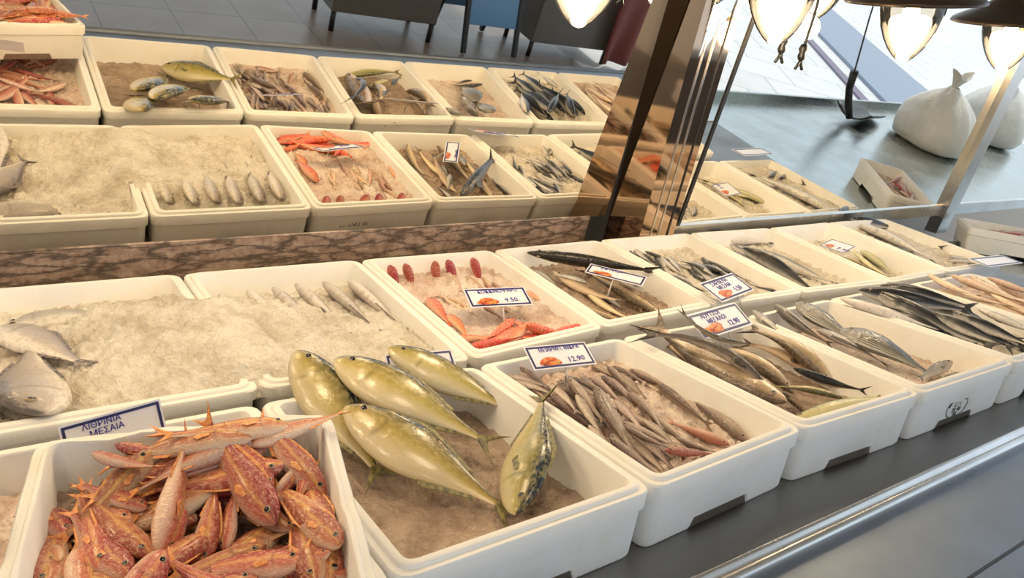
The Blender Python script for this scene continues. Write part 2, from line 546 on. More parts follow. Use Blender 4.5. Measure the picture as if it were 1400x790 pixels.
def fish_meshes(kind, by, bz, big, seed):
    P = SHAPES[kind]
    rs = random.Random(seed)
    NR, NS = (40, 22) if big else (26, 14)

    def bend(x, y, z):
        q = x * x - 0.06
        return (x, y + by * q, z + bz * q)
    vs, fs, fd, fsv, ft = [], [], [], [], []
    for i in range(NR + 1):
        s = i / NR
        s = 1 - (1 - s) ** 1.25 if s > 0.5 else s * (1 - 0.5 ** 1.25) / 0.5
        x = X0 + (X1 - X0) * s
        a, b = prof(s, P['ht'], P), prof(s, P['hb'], P)
        wd = P['w'] * 0.5 * (a + b) * (0.45 + 0.55 * min(1.0, s / 0.35))
        gill = 1.0 + 0.07 * math.exp(-((s - 0.78) / 0.045) ** 2) - 0.05 * math.exp(-((s - 0.715) / 0.02) ** 2)
        for k in range(NS):
            an = 2 * PI * k / NS
            cy, cz = math.cos(an), math.sin(an)
            y = (a if cy > 0 else b) * cy
            z = wd * gill * math.copysign(abs(cz) ** 0.9, cz)
            vs.append(bend(x, y, z))
            fd.append(cy)
            fsv.append(s)
            ft.append(cz)
    for i in range(NR):
        for k in range(NS):
            k2 = (k + 1) % NS
            fs.append((i * NS + k, i * NS + k2, (i + 1) * NS + k2, (i + 1) * NS + k))
    fs.append(tuple(range(NS))[::-1])
    fs.append(tuple(NR * NS + k for k in range(NS)))
    me = mesh('fish_body', vs, fs)
    for nm, arr in (('fd', fd), ('fs', fsv), ('ft', ft)):
        at = me.attributes.new(nm, 'FLOAT', 'POINT')
        at.data.foreach_set('value', arr)
    me.materials.append(FM[kind])
    for p in me.polygons:
        p.use_smooth = True
    out = {'body': me}

    def sheet(name, outline, th, zf=lambda x, y: 0.0):
        """a thin closed fin from a strip of (root, tip) pairs"""
        v, f = [], []
        n = len(outline)
        NV = 4
        for side in (1, -1):
            for (r, t) in outline:
                for j in range(NV + 1):
                    q = j / NV
                    x, y = r[0] + (t[0] - r[0]) * q, r[1] + (t[1] - r[1]) * q
                    z = zf(x, y) + side * th * (1 - 0.8 * q)
                    v.append(bend(x, y, z))
        W = NV + 1
        for sd in (0, 1):
            o = sd * n * W
            for i in range(n - 1):
                for j in range(NV):
                    q = (o + i * W + j, o + i * W + j + 1, o + (i + 1) * W + j + 1, o + (i + 1) * W + j)
                    f.append(q if sd == 0 else q[::-1])
        for i in range(n - 1):
            f.append((i * W + NV, n * W + i * W + NV, n * W + (i + 1) * W + NV, (i + 1) * W + NV))
        m = mesh(name, v, f)
        m.materials.append(FIN[kind])
        for p in m.polygons:
            p.use_smooth = True
        return m
    c, fk = P['c'], P['fork']
    tl = []
    for i in range(13):
        q = i / 12 * 2 - 1
        ry = c * 0.9 * q
        ty = fk * q
        tx = -0.425 - 0.085 * abs(q) ** 1.3
        tl.append(((X0 + 0.012, ry), (tx, ty)))
    out['tail_fin'] = sheet('fish_tail', tl, 0.006, lambda x, y: 0.15 * y * rs.uniform(0.9, 1.1))
    if P['dorsal']:
        dl = []
        for i in range(15):
            q = i / 14
            s = 0.74 - 0.50 * q
            x = X0 + (X1 - X0) * s
            y = prof(s, P['ht'], P)
            hgt = (P.get('dh', 0.045) if q < 0.45 else 0.02) * math.sin(min(1, q * 3 + 0.15) * PI / 2) * (1 - q * 0.6) * (1.0 if i % 2 else 0.82)
            dl.append(((x, y * 0.95), (x - 0.03, y + hgt)))
        out['dorsal_fin'] = sheet('fish_dorsal', dl, 0.004, lambda x, y: 0.02 * (y - P['ht']))
        al = []
        for i in range(9):
            q = i / 8
            s = 0.42 - 0.28 * q
            x = X0 + (X1 - X0) * s
            y = -prof(s, P['hb'], P)
            al.append(((x, y * 0.95), (x - 0.03, y - 0.020 * (1 - q * 0.7))))
        out['anal_fin'] = sheet('fish_anal', al, 0.004)
    if big or P['dorsal']:
        s = 0.70
        x = X0 + (X1 - X0) * s
        wd = P['w'] * P['ht']
        pl = []
        for i in range(7):
            q = i / 6 * 2 - 1
            pl.append(((x, -0.02 + 0.012 * q), (x - 0.11 + 0.03 * abs(q), -0.035 + 0.028 * q)))
        out['pectoral_fin'] = sheet('fish_pectoral', pl, 0.003, lambda xx, yy: wd * (0.96 + 0.25 * (x - xx) / 0.11 * 0.2))
    # eyes
    for side in (1, -1):
        s = 0.895
        x = X0 + (X1 - X0) * s
        a = prof(s, P['ht'], P)
        wd = P['w'] * a
        er = 0.021 if kind not in ('tan', 'dark', 'mack') else 0.014
        er *= 1.15 if kind in ('red', 'bream', 'iced') else 1.0
        v, f = [], []
        rings = [(0.0, 0.45), (0.35, 0.44), (0.62, 0.36), (0.7, 0.33), (0.9, 0.2), (1.0, -0.1)]
        n = 12
        for (r, zz) in rings:
            for k in range(n):
                an = 2 * PI * k / n
                v.append(bend(x + er * r * math.cos(an), a * 0.36 + er * r * math.sin(an), side * (wd * 0.86 + er * zz)))
        for i in range(len(rings) - 1):
            for k in range(n):
                k2 = (k + 1) % n
                q = (i * n + k, i * n + k2, (i + 1) * n + k2, (i + 1) * n + k)
                f.append(q[::-1] if side > 0 else q)
        m = mesh('fish_eye', v, f)
        m.materials.append(M['eyep'])
        m.materials.append(M['eyew'])
        for i, p in enumerate(m.polygons):
            p.material_index = 0 if i < 3 * n else 1
            p.use_smooth = True
        out['eye' if side > 0 else 'eye_'] = m
    return out


_cache = {}


def variants(kind, big):
    key = (kind, big)
    if key not in _cache:
        b = {'tan': .5, 'dark': .8}.get(kind, 0.3)
        _cache[key] = [fish_meshes(kind, y * b, z, big, i + 11) for i, (y, z) in enumerate(((0, 0), (b, 0.15), (-b, -0.12), (0.5 * b, -0.2), (-.6 * b, .18)))]
    return _cache[key]


ALL_FISH = {}      # crate key -> records


class Bed:
    """height grid of what already lies in a crate"""
    def __init__(self, quad, level):
        xs = [p[0] for p in quad]
        ys = [p[1] for p in quad]
        self.x0, self.y0 = min(xs) - .05, min(ys) - .05
        self.d = 0.008
        self.nx = int((max(xs) + .05 - self.x0) / self.d) + 1
        self.ny = int((max(ys) + .05 - self.y0) / self.d) + 1
        self.h = np.full((self.nx, self.ny), 0.0)
        for i in range(self.nx):
            for j in range(self.ny):
                self.h[i, j] = level(self.x0 + i * self.d, self.y0 + j * self.d)

    def idx(self, x, y):
        i = np.clip(((x - self.x0) / self.d).astype(int), 0, self.nx - 1)
        j = np.clip(((y - self.y0) / self.d).astype(int), 0, self.ny - 1)
        return i, j


US = np.linspace(-0.45, 0.48, 25)
VS = np.linspace(-0.9, 0.9, 9)


def settle(bed, kind, hd, tl, sink=0.0):
    P = SHAPES[kind]
    d = hd - tl
    L = float(np.linalg.norm(d))
    e = d[:2] / max(1e-6, np.linalg.norm(d[:2]))
    n = np.array([-e[1], e[0]])
    c = 0.5 * (hd + tl)[:2]
    s = np.clip((US - X0) / (X1 - X0), 0, 1)
    hh = np.array([prof(q, P['ht'], P) for q in s]) * L
    hz = hh * P['w']
    UU, VV = np.meshgrid(US, VS, indexing='ij')
    X = c[0] + e[0] * UU * L + n[0] * VV * hh[:, None]
    Y = c[1] + e[1] * UU * L + n[1] * VV * hh[:, None]
    i, j = bed.idx(X, Y)
    g = bed.h[i, j]
    low = g + (hz[:, None] * np.sqrt(1 - VV ** 2)) * 1.0
    front, back = low[US > 0.02], low[US <= 0.02]
    q = lambda a: 0.55 * a.max() + 0.45 * np.median(a)
    zh, zt = q(front) - sink, q(back) - sink
    m = P['ht'] * P['w'] * L
    slope = np.clip((zh - zt) / (0.5 * L), -0.42, 0.42)
    zc = 0.5 * (zh + zt)
    za = zc + slope * UU * L
    top = za + hz[:, None] * np.sqrt(1 - VV ** 2)
    np.maximum.at(bed.h, (i, j), top)
    return zc, slope, L


def put_fish(crate, kind, hd, tl, zc, slope, L, roll, big, label=None, desc=None, scale_w=1.0, name=None, var=None):
    e = np.array(hd[:2]) - np.array(tl[:2])
    e = e / np.linalg.norm(e)
    xa = Vector((e[0], e[1], slope)).normalized()
    za = Vector((0, 0, 1))
    ya = za.cross(xa).normalized()
    za = xa.cross(ya)
    Rm = Matrix((xa, ya, za)).transposed() @ Matrix.Rotation(roll, 3, 'X')
    c = 0.5 * (np.array(hd[:2]) + np.array(tl[:2]))
    V = variants(kind, big)
    V = V[var if var is not None else random.randrange(len(V))]
    nm = name or NAMES[kind]
    root = bpy.data.objects.new(nm, None)
    root.empty_display_size = 0.03
    col.objects.link(root)
    root.matrix_world = Matrix.Translation((c[0], c[1], zc + ZO)) @ Rm.to_4x4() @ Matrix.Diagonal((L, L * scale_w, L * scale_w, 1))
    for part, me in V.items():
        o = bpy.data.objects.new(part.rstrip('_'), me)
        col.objects.link(o)
        o.parent = root
    ALL_FISH.setdefault(crate, []).append(dict(o=root, c=c, z=zc, label=label, desc=desc or DESC[kind], kind=kind))
    return root


NAMES = {'red': 'red_mullet', 'pink': 'pink_fish', 'amber': 'amberjack', 'mullet': 'striped_mullet', 'tan': 'barracuda', 'dark': 'eel_like_fish',
         'yellow': 'yellowish_fish', 'bream': 'sea_bream', 'mack': 'mackerel', 'silver': 'silver_fish', 'orange': 'orange_fish', 'crimson': 'crimson_fish',
         'iced': 'iced_fish', 'pale': 'pale_fish'}
DESC = {'red': 'orange red mullet', 'pink': 'brownish pink fish', 'amber': 'yellow olive amberjack', 'mullet': 'small speckled brown fish', 'tan': 'long tan fish',
        'dark': 'thin dark eel-like fish', 'yellow': 'yellowish fish', 'bream': 'grey striped sea bream', 'mack': 'black-backed mackerel', 'silver': 'small silver fish',
        'orange': 'bright orange fish', 'crimson': 'dark crimson fish', 'iced': 'large frosted fish', 'pale': 'pale pinkish fish'}


def lay(bed, crate, kind, hp, tp, z=-0.03, roll=0.0, big=False, sink=0.0, tr=None, L=None, **kw):
    """hp, tp: head and tail in the photo (tr maps zoomed points to photo points)"""
    if tr:
        s, ox, oy = tr
        hp = (hp[0] / s + ox, hp[1] / s + oy)
        tp = (tp[0] / s + ox, tp[1] / s + oy)
    for _ in range(3):
        hd, tl = U(*hp, z), U(*tp, z)
        if _ < 2:
            keep = bed.h.copy()
            zc, sl, LL = settle(bed, kind, hd, tl, sink)
            bed.h = keep
            z = zc
    zc, sl, LL = settle(bed, kind, hd, tl, sink)
    return put_fish(crate, kind, hd, tl, zc, sl, LL, roll, big, **kw)


def rest(bed, crate, kind, hp, zh, tp, zt, roll=0.0, tr=None, big=True, ymax=9.0, xmin=-9.0, **kw):
    """a fish leaning on a wall or on others: snout and tail at given heights"""
    if tr:
        s, ox, oy = tr
        hp = (hp[0] / s + ox, hp[1] / s + oy)
        tp = (tp[0] / s + ox, tp[1] / s + oy)
    hd, tl = U(*hp, zh), U(*tp, zt)
    hd[1], tl[1] = min(hd[1], ymax), min(tl[1], ymax)
    hd[0], tl[0] = max(hd[0], xmin), max(tl[0], xmin)
    dxy = float(np.linalg.norm((hd - tl)[:2]))
    L = float(np.linalg.norm(hd - tl))
    sl = (zh - zt) / dxy
    P = SHAPES[kind]
    zc = (zh + zt) / 2
    if bed is not None:
        e = (hd - tl)[:2] / dxy
        n = np.array([-e[1], e[0]])
        s = np.clip((US - X0) / (X1 - X0), 0, 1)
        hh = np.array([prof(q, P['ht'], P) for q in s]) * L
        UU, VV = np.meshgrid(US, VS, indexing='ij')
        c = 0.5 * (hd + tl)[:2]
        i, j = bed.idx(c[0] + e[0] * UU * dxy + n[0] * VV * hh[:, None], c[1] + e[1] * UU * dxy + n[1] * VV * hh[:, None])
        np.maximum.at(bed.h, (i, j), zc + sl * UU * dxy + hh[:, None] * P['w'] * np.sqrt(1 - VV ** 2))
    return put_fish(crate, kind, hd, tl, zc, sl, L, roll, big, **kw)


def inside(quad, x, y, m):
    for i in range(4):
        a, b = quad[i], quad[(i + 1) % 4]
        # quad runs BL, BR, FR, FL : clockwise seen from above
        ex, ey = b[0] - a[0], b[1] - a[1]
        l = math.hypot(ex, ey)
        if (ex * (y - a[1]) - ey * (x - a[0])) / l > -m:
            return False
    return True


def scatter(bed, crate, quad, kind, n, L, ang, spread, roll=None, sink=0.0, region=None, big=False, mar=.03, **kw):
    """n fish lying loosely, heading ang (radians) give or take spread"""
    k = tries = 0
    while k < n and tries < n * 60:
        tries += 1
        u, v = (random.random(), random.random()) if region is None else (random.uniform(region[0], region[1]), random.uniform(region[2], region[3]))
        a = np.array(quad[0]) * (1 - u) * (1 - v) + np.array(quad[1]) * u * (1 - v) + np.array(quad[2]) * u * v + np.array(quad[3]) * (1 - u) * v
        an = ang + random.uniform(-spread, spread) + (PI if random.random() < 0.2 and spread > 0.4 else 0)
        l = L * random.uniform(0.85, 1.15)
        dx, dy = math.cos(an) * l / 2, math.sin(an) * l / 2
        if not (inside(quad, a[0] + dx, a[1] + dy, mar) and inside(quad, a[0] - dx, a[1] - dy, mar) and inside(quad, a[0], a[1], mar + .01)):
            continue
        hd = np.array([a[0] + dx, a[1] + dy, 0])
        tl = np.array([a[0] - dx, a[1] - dy, 0])
        zc, sl, LL = settle(bed, kind, hd, tl, sink)
        r = (0 if random.random() < 0.5 else PI) + random.gauss(0, 0.25) if roll is None else roll + random.gauss(0, 0.2)
        put_fish(crate, kind, hd, tl, zc, sl, LL, r, big, **kw)
        k += 1


# ------------------------------------------------------------------ crates
H = 0.112


def ring(quad, inset, r, z, notch=0.0, ns=4, wob=0.0):
    """rounded quad outline pulled in by inset; BL, BR, FR, FL"""
    q = [Vector((p[0], p[1])) for p in quad]
    c = sum(q, Vector((0, 0))) / 4
    L = []
    for i in range(4):
        a, b = q[i], q[(i + 1) % 4]
        d = (b - a).normalized()
        n = Vector((d.y, -d.x))
        if n.dot(c - a) < 0:
            n = -n
        L.append((a + n * inset, d))
    cs = []
    for i in range(4):
        (p, d), (p2, d2) = L[i - 1], L[i]
        den = d.x * d2.y - d.y * d2.x
        t = ((p2.x - p.x) * d2.y - (p2.y - p.y) * d2.x) / den
        cs.append(p + d * t)
    pts = []
    for i in range(4):
        a, b = cs[i], cs[(i + 1) % 4]
        prv = cs[i - 1]
        d0 = (a - prv).normalized()
        d1 = (b - a).normalized()
        s, e = a - d0 * r, a + d1 * r
        for k in range(ns + 1):
            t = k / ns
            p = s * (1 - t) ** 2 + a * 2 * t * (1 - t) + e * t ** 2
            pts.append((p.x, p.y, z))
        for t in (.2, .29, .31, .42, .5, .58, .69, .71, .8):
            p = a + (b - a) * t
            up = notch if 0.3 < t < 0.7 else 0.0
            dz = wob * mn.noise(Vector((p.x * 40, p.y * 40, 3.1))) if wob else 0
            pts.append((p.x, p.y, z + up + dz))
    return pts


def crate_mesh(quad, h=H, zr=0.0, wall=0.024, wob=0.0, shrink=0.0025):
    loops = [
        ring(quad, shrink + .010, .022, zr - h, notch=.017),
        ring(quad, shrink + .007, .024, zr - h + .006, notch=.014),
        ring(quad, shrink + .0045, .026, zr - .034),
        ring(quad, shrink + .0005, .026, zr - .031),
        ring(quad, shrink, .026, zr - .008, wob=wob),
        ring(quad, shrink + .002, .026, zr - .005, wob=wob),
        ring(quad, shrink + .010, .024, zr - .005, wob=wob),
        ring(quad, shrink + .0115, .024, zr - .001, wob=wob),
        ring(quad, shrink + .013, .022, zr, wob=wob),
        ring(quad, shrink + wall - .002, .016, zr, wob=wob),
        ring(quad, shrink + wall, .016, zr - .003, wob=wob),
        ring(quad, shrink + wall + .008, .018, zr - h + .026),
        ring(quad, shrink + wall + .014, .018, zr - h + .020),
    ]
    n = len(loops[0])
    vs = [p for l in loops for p in l]
    fs = []
    for i in range(len(loops) - 1):
        for k in range(n):
            k2 = (k + 1) % n
            fs.append((i * n + k, i * n + k2, (i + 1) * n + k2, (i + 1) * n + k))
    fs.append(tuple(range(n)))
    fs.append(tuple((len(loops) - 1) * n + k for k in range(n))[::-1])
    vs = [(x, y, z + ZO) for x, y, z in vs]
    me = mesh('crate', vs, fs)
    bm = bmesh.new()
    bm.from_mesh(me)
    bmesh.ops.recalc_face_normals(bm, faces=bm.faces[:])
    bm.to_mesh(me)
    bm.free()
    return me


def add_crate(quad, label, key='X', **kw):
    me = crate_mesh(quad, **kw)
    if key[0] in 'BF' and key != 'F0':
        for v in me.vertices:
            v.co.z += zoff(key, v.co.x, v.co.y) * min(1, max(0, (v.co.z - ZO + H) / H))
    c = Vector((sum(p[0] for p in quad) / 4, sum(p[1] for p in quad) / 4, ZO + kw.get('zr', 0) - kw.get('h', H)))
    me.transform(Matrix.Translation(-c))
    o = link('foam_crate', me, M['eps'])
    o.location = c
    md = o.modifiers.new('es', 'EDGE_SPLIT')
    md.split_angle = math.radians(40)
    tag(o, label, 'crate', 'white foam fish crates on the counter')
    return o


def inner(quad, m):
    return [(p[0], p[1]) for p in ring(quad, m, .001, 0, ns=1)[0::11]]


def ice_bed(quad, level, label, mat, rough=0.008, d=0.0055, inset=0.0275, bumpy=1.0):
    """a bed of crushed ice between the walls of a crate"""
    q = [Vector(p) for p in inner(quad, inset)]
    # inner corners in order
    wx = max((q[1] - q[0]).length, (q[2] - q[3]).length)
    wy = max((q[3] - q[0]).length, (q[2] - q[1]).length)
    nx, ny = int(wx / d), int(wy / d)
    vs, fs = [], []
    for j in range(ny + 1):
        v = j / ny
        for i in range(nx + 1):
            u = i / nx
            p = q[0] * (1 - u) * (1 - v) + q[1] * u * (1 - v) + q[2] * u * v + q[3] * (1 - u) * v
            z = level(p.x, p.y)
            P3 = Vector((p.x, p.y, 0.37 + z))
            z += rough * 0.9 * mn.noise(P3 * 16) * bumpy + rough * 0.55 * mn.noise(P3 * 75) * bumpy
            ce = mn.cell(P3 * 95)
            z += rough * 0.7 * (ce - 0.5) * bumpy
            vs.append((p.x, p.y, z + ZO))
    for j in range(ny):
        for i in range(nx):
            a = j * (nx + 1) + i
            fs.append((a, a + nx + 1, a + nx + 2, a + 1))
    o = link('crushed_ice', mesh('ice', vs, fs), mat)
    tag(o, label, 'ice', kind='stuff')
    return o


# corners of the crates of the two rows, on the rim plane
Brear = {1: (1.0071, 0.0292), 2: (1.4305, 0.0269), 3: (1.831, 0.02), 4: (2.2368, 0.0303), 5: (2.6446, 0.0274), 6: (3.0648, 0.0147), 7: (3.4589, 0.0226), 8: (3.8626, 0.0099)}
Bfront = {1: (1.0261, -0.4989), 2: (1.4438, -0.5209), 3: (1.8296, -0.4855), 4: (2.2344, -0.4688), 5: (2.6185, -0.4789), 6: (3.0476, -0.5044), 7: (3.4337, -0.4986), 8: (3.8458, -0.5095)}
Frear = {0: (1.4187, -0.5634), 1: (1.8067, -0.5539), 2: (2.2338, -0.5617), 3: (2.6152, -0.5491), 4: (3.0538, -0.5315)}
Ffront = {0: (1.4315, -1.0493), 1: (1.8251, -1.0304), 2: (2.2157, -1.0408), 3: (2.6436, -1.0454)}
Brear[0] = (Brear[1][0] - .415, Brear[1][1])
Bfront[0] = (Bfront[1][0] - .41, Bfront[1][1])
Frear[-1] = (Frear[0][0] - .42, -0.556)
Ffront[-1] = (Ffront[0][0] - .425, Ffront[0][1] - .005)
Frear[-2] = (Frear[-1][0] - .405, -0.556)
Ffront[-2] = (Ffront[-1][0] - .40, Ffront[-1][1])
Ffront[4] = (Ffront[3][0] + .42, Ffront[3][1])
Frear[4] = (Frear[4][0], -.545)
Frear[5] = (Frear[4][0] + .42, Frear[4][1])
Ffront[5] = (Ffront[4][0] + .42, Ffront[4][1])


def quadB(i):
    return [Brear[i - 1], Brear[i], Bfront[i], Bfront[i - 1]]


def quadF(i):
    return [Frear[i - 3], Frear[i - 2], Ffront[i - 2], Ffront[i - 3]]


Q = {'B%d' % i: quadB(i) for i in range(1, 9)}
Q.update({'F%d' % i: quadF(i) for i in range(1, 8)})
F0 = [(.679, -.781), (1.008, -.844), (.912, -1.23), (.60, -1.17)]


def zoff(key, x, y):
    """the crates of the back row tip a little towards the customer, those in front a little away"""
    if key[0] == 'B':
        return -.0185 + .031 * (y + .50) / .525
    if key[0] == 'F' and key != 'F0':
        return -.008 + .022 * (-.556 - y) / .485
    return 0.0


Q['F0'] = F0

CL = {
    'B1': 'white foam crate of ice with three large frosted fish, back row by the stone ledge',
    'B2': 'white foam crate heaped with ice over a row of fish heads, back row',
    'B3': 'white foam crate of orange and crimson fish on ice, back row',
    'B4': 'white foam crate with a long dark fish over tan fish, back row',
    'B5': 'white foam crate of small silver fish on ice under a slanted price tag',
    'B6': 'white foam crate of large black-backed tuna-like fish, back row',
    'B7': 'white foam crate with few thin yellowish fish and a small price tag',
    'B8': 'white foam crate of pale fish and curled mackerel, last of the back row',
    'F1': 'white foam crate of brownish pink fish, mostly under the raised crate',
    'F2': 'white foam crate of five big yellow olive amberjacks, front row',
    'F3': 'white foam crate of small speckled brown fish, front row',
    'F4': 'white foam crate of long tan fish with an eel-like one, front row',
    'F5': 'white foam crate of grey striped bream with a dark oval stamp',
    'F6': 'white foam crate of black mackerel filled to the rim, front row',
    'F7': 'white foam crate of pale pinkish fish, last of the front row',
    'F0': 'white foam crate of orange red mullets raised on another crate, nearest corner',
}
CR = {}
for k, q in Q.items():
    if k == 'F0':
        CR[k] = add_crate(q, CL[k], k, zr=0.128, wob=0.010, wall=.018)
    else:
        CR[k] = add_crate(q, CL[k], k)

# ------------------------------------------------------------------ what lies in the crates
T1 = (2.469, 640, 420)
T2 = (4.375, 800, 300)
T3 = (3.04, 860, 380)
T4 = (3.95, 1080, 280)
T7 = (2.194, 380, 430)
T8 = (3.5, 440, 320)
TA = (3.292, 20, 550)
TB = (3.292, 260, 550)
TC = (3.59, 250, 340)
const = lambda z: (lambda x, y: z)


def ss(a, b, x):
    t = min(1.0, max(0.0, (x - a) / (b - a)))
    return t * t * (3 - 2 * t)


def fill(key, level, label, mat='ice', **kw):
    if callable(level):
        lv = level
    else:
        lv = const(level)
    lw = lambda x, y: lv(x, y) + zoff(key, x, y)
    ice_bed(Q[key], lw, label, M[mat], **kw)
    return Bed(Q[key], lw)


# --- raised crate of red mullets
random.seed(3)
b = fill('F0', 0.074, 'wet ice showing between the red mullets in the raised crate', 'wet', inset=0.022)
scatter(b, 'F0', F0, 'red', 26, .16, 0.3, 1.5, sink=.010, mar=.022)
scatter(b, 'F0', F0, 'red', 12, .15, 0.1, .5, sink=.010, region=(.05, .95, .04, .3), mar=.02)
scatter(b, 'F0', F0, 'red', 7, .15, -1.5, .4, sink=.010, region=(.8, .97, .1, .8), mar=.02)
scatter(b, 'F0', F0, 'red', 6, .15, -1.5, .4, sink=.010, region=(.03, .2, .1, .8), mar=.02)
R0 = lambda hp, tp, tr, roll=0.0, **kw: lay(b, 'F0', 'red', hp, tp, .13, roll, True, tr=tr, sink=.014, **kw)
rest(b, 'F0', 'red', (345, 240), .132, (665, 300), .135, PI + .3, TA)
rest(b, 'F0', 'red', (450, 200), .125, (770, 238), .130, .2, TA, desc='yellow-streaked red mullet')
R0((600, 425), (270, 335), TA, .4)
R0((545, 495), (150, 425), TA, .6)
R0((240, 640), (105, 390), TA, .3)
R0((200, 775), (80, 540), TA, PI + .3)
R0((225, 800), (290, 610), TA, .3)
R0((510, 800), (235, 480), TA, .25)
R0((605, 690), (285, 395), TA, PI - .3)
R0((640, 640), (815, 350), TA, PI - .9)
R0((632, 575), (802, 175), TA, -1.25, desc='white-bellied red mullet')
rest(b, 'F0', 'red', (490, 95), .122, (50, 128), .120, PI + .3, TB, ymax=-.862)
R0((385, 335), (125, 165), TB, .5)
rest(b, 'F0', 'red', (265, 195), .135, (715, 35), .142, PI + .2, TB)
R0((540, 300), (470, 430), TB, .2)
R0((395, 385), (545, 225), TB, -1.2, desc='white-bellied red mullet')
R0((700, 405), (590, 180), TB, -1.3, desc='white-bellied red mullet')
R0((640, 490), (720, 450), TB, .2)
R0((480, 590), (200, 455), TB, .7)
R0((200, 605), (470, 590), TB, PI)
R0((560, 660), (330, 655), TB, .2)
R0((150, 670), (210, 440), TB, PI + .4)
R0((700, 670), (720, 470), TB, .4)
R0((400, 470), (45, 135), TB, .9)
R0((690, 665), (365, 370), TB, .5)
R0((45, 605), (125, 320), TB, .1, desc='plump red mullet')
R0((650, 705), (300, 690), TB, .4)
R0((520, 735), (-120, 745), TB, .3)
R0((800, 790), (560, 800), TB, .3)
R0((760, 700), (560, 800), TB, .5)

# --- crate under it
random.seed(5)
b = fill('F1', -0.055, 'wet ice under the brownish pink fish below the raised crate', 'ice_pink')
scatter(b, 'F1', Q['F1'], 'pink', 34, .14, -PI / 2, 1.2, sink=.004)

# --- amberjacks
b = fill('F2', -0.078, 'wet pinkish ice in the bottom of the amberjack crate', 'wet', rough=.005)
A = lambda hp, zh, tp, zt, roll, lab, **kw: rest(b, 'F2', 'amber', hp, zh, tp, zt, roll, T7, label=lab, name='amberjack', **kw)
A((55, 108), .035, (325, 512), -.065, PI - .25, 'olive amberjack half hidden at the left wall, head raised over the crate edge', var=0)
A((200, 275), .012, (728, 612), -.062, PI - .28, 'largest amberjack, pale belly and yellow flank, lying diagonally in front', var=0)
A((330, 100), .045, (730, 300), -.045, PI - .35, 'yellow amberjack lying against the far wall, over the price tag', var=0)
A((165, 128), .048, (668, 402), -.035, PI - .30, 'amberjack in the middle of the crate, head raised beside the price tag', var=1)
A((712, 600), -.040, (800, 222), .020, .55, 'amberjack standing out on its own with a blue-black back, tail up', var=0)

# --- small speckled fish
random.seed(11)
b = fill('F3', lambda x, y: -0.040 - .012 * ss(-.7, -.95, y), 'ice between the small speckled brown fish', 'ice_pink')
scatter(b, 'F3', Q['F3'], 'mullet', 30, .11, PI / 2, .35, region=(.04, .96, .04, .45), sink=.002)
scatter(b, 'F3', Q['F3'], 'mullet', 16, .125, PI / 2, .3, region=(.08, .6, .4, .9), sink=.003)
S = lambda hp, tp, kind='mullet', roll=0.3, **kw: lay(b, 'F3', kind, hp, tp, -.03, roll, True, tr=T1, **kw)
S((950, 455), (750, 300), roll=PI + .2)
S((425, 295), (575, 490), roll=.3)
S((360, 305), (475, 415), roll=PI)
S((540, 285), (665, 405), roll=.2)
S((635, 262), (830, 405), roll=1.1, desc='dark-backed speckled fish')
S((885, 460), (665, 385), 'pink', PI + .2, desc='reddish fish', name='reddish_fish')
S((655, 505), (850, 475), 'pink', .2, desc='reddish fish', name='reddish_fish')
S((520, 405), (690, 480), roll=.2)
S((590, 380), (720, 470), roll=PI)
S((700, 440), (850, 500), roll=.2)

# --- long tan fish
random.seed(13)
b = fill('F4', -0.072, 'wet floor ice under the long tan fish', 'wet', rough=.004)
S = lambda kind, hp, zh, tp, zt, roll, lab, **kw: rest(b, 'F4', kind, hp, zh, tp, zt, roll, T3, label=lab, **kw)
S('tan', (540, 475), -.055, (110, 270), -.045, PI + .3, 'long tan fish lowest against the wall beside the speckled fish', scale_w=1.25)
S('tan', (800, 400), -.05, (470, 250), -.03, .5, 'long tan fish half under the eel-like one', scale_w=1.3)
S('tan', (870, 425), -.035, (500, 180), .012, PI + .2, 'tan fish along the wall beside the bream crate', var=1, scale_w=1.7)
S('tan', (655, 548), -.035, (75, 195), .016, PI + .1, 'longest and thickest tan fish, light flank towards the front', scale_w=2.0, var=3)
S('tan', (705, 450), -.02, (280, 245), .010, PI + .1, 'tan fish with a yellow tail patch, in the middle', var=1, scale_w=1.6)
S('yellow', (900, 492), -.03, (585, 440), -.02, PI, 'yellowish fish crossing the ends of the tan fish', name='yellowish_fish')
S('mack', (680, 383), -.01, (1000, 480), -.025, 1.3, 'black-backed fish pointing at the front wall among tan fish', name='mackerel')
S('yellow', (680, 582), -.03, (1085, 478), -.012, PI + .2, 'yellowish fish lying across the front end, dark tail', name='yellowish_fish', scale_w=.9)
S('dark', (650, 450), .0, (60, 178), .045, .4, 'thin dark eel-like fish arched over the tan fish', var=2, scale_w=1.15)
S('dark', (480, 300), .01, (190, 145), .05, .3, 'dark slender fish with its tail raised beside the price tag', var=1)
S('tan', (760, 560), -.05, (560, 440), -.045, PI, 'dark tan fish under the yellowish ones', name='barracuda', scale_w=1.6)

# --- bream
random.seed(17)
b = fill('F5', -0.066, 'ice on the floor of the bream crate', 'ice_pink', rough=.005)
S = lambda kind, hp, zh, tp, zt, roll, lab, **kw: rest(b, 'F5', kind, hp, zh, tp, zt, roll, T3, label=lab, **kw)
S('silver', (1335, 350), -.03, (1195, 425), -.045, .3, 'small pale fish at the front end beyond the striped bream', name='pale_fish')
S('silver', (1400, 395), -.03, (1270, 430), -.045, .3, 'small pale fish tight in the front corner of the bream crate', name='pale_fish')
S('bream', (512, 140), .005, (770, 330), -.05, PI + .3, 'sea bream head nearest the price tag in the bream crate')
S('bream', (600, 118), .010, (850, 290), -.04, PI + .7, 'silvery bream with a black back, second from the far wall')
S('bream', (695, 105), .012, (970, 280), -.03, PI - .2, 'shiny silver bream at the far wall of the crate')
S('bream', (780, 205), -.01, (1090, 365), -.05, PI + .3, 'bream with a pale gill cover in the middle of the crate')
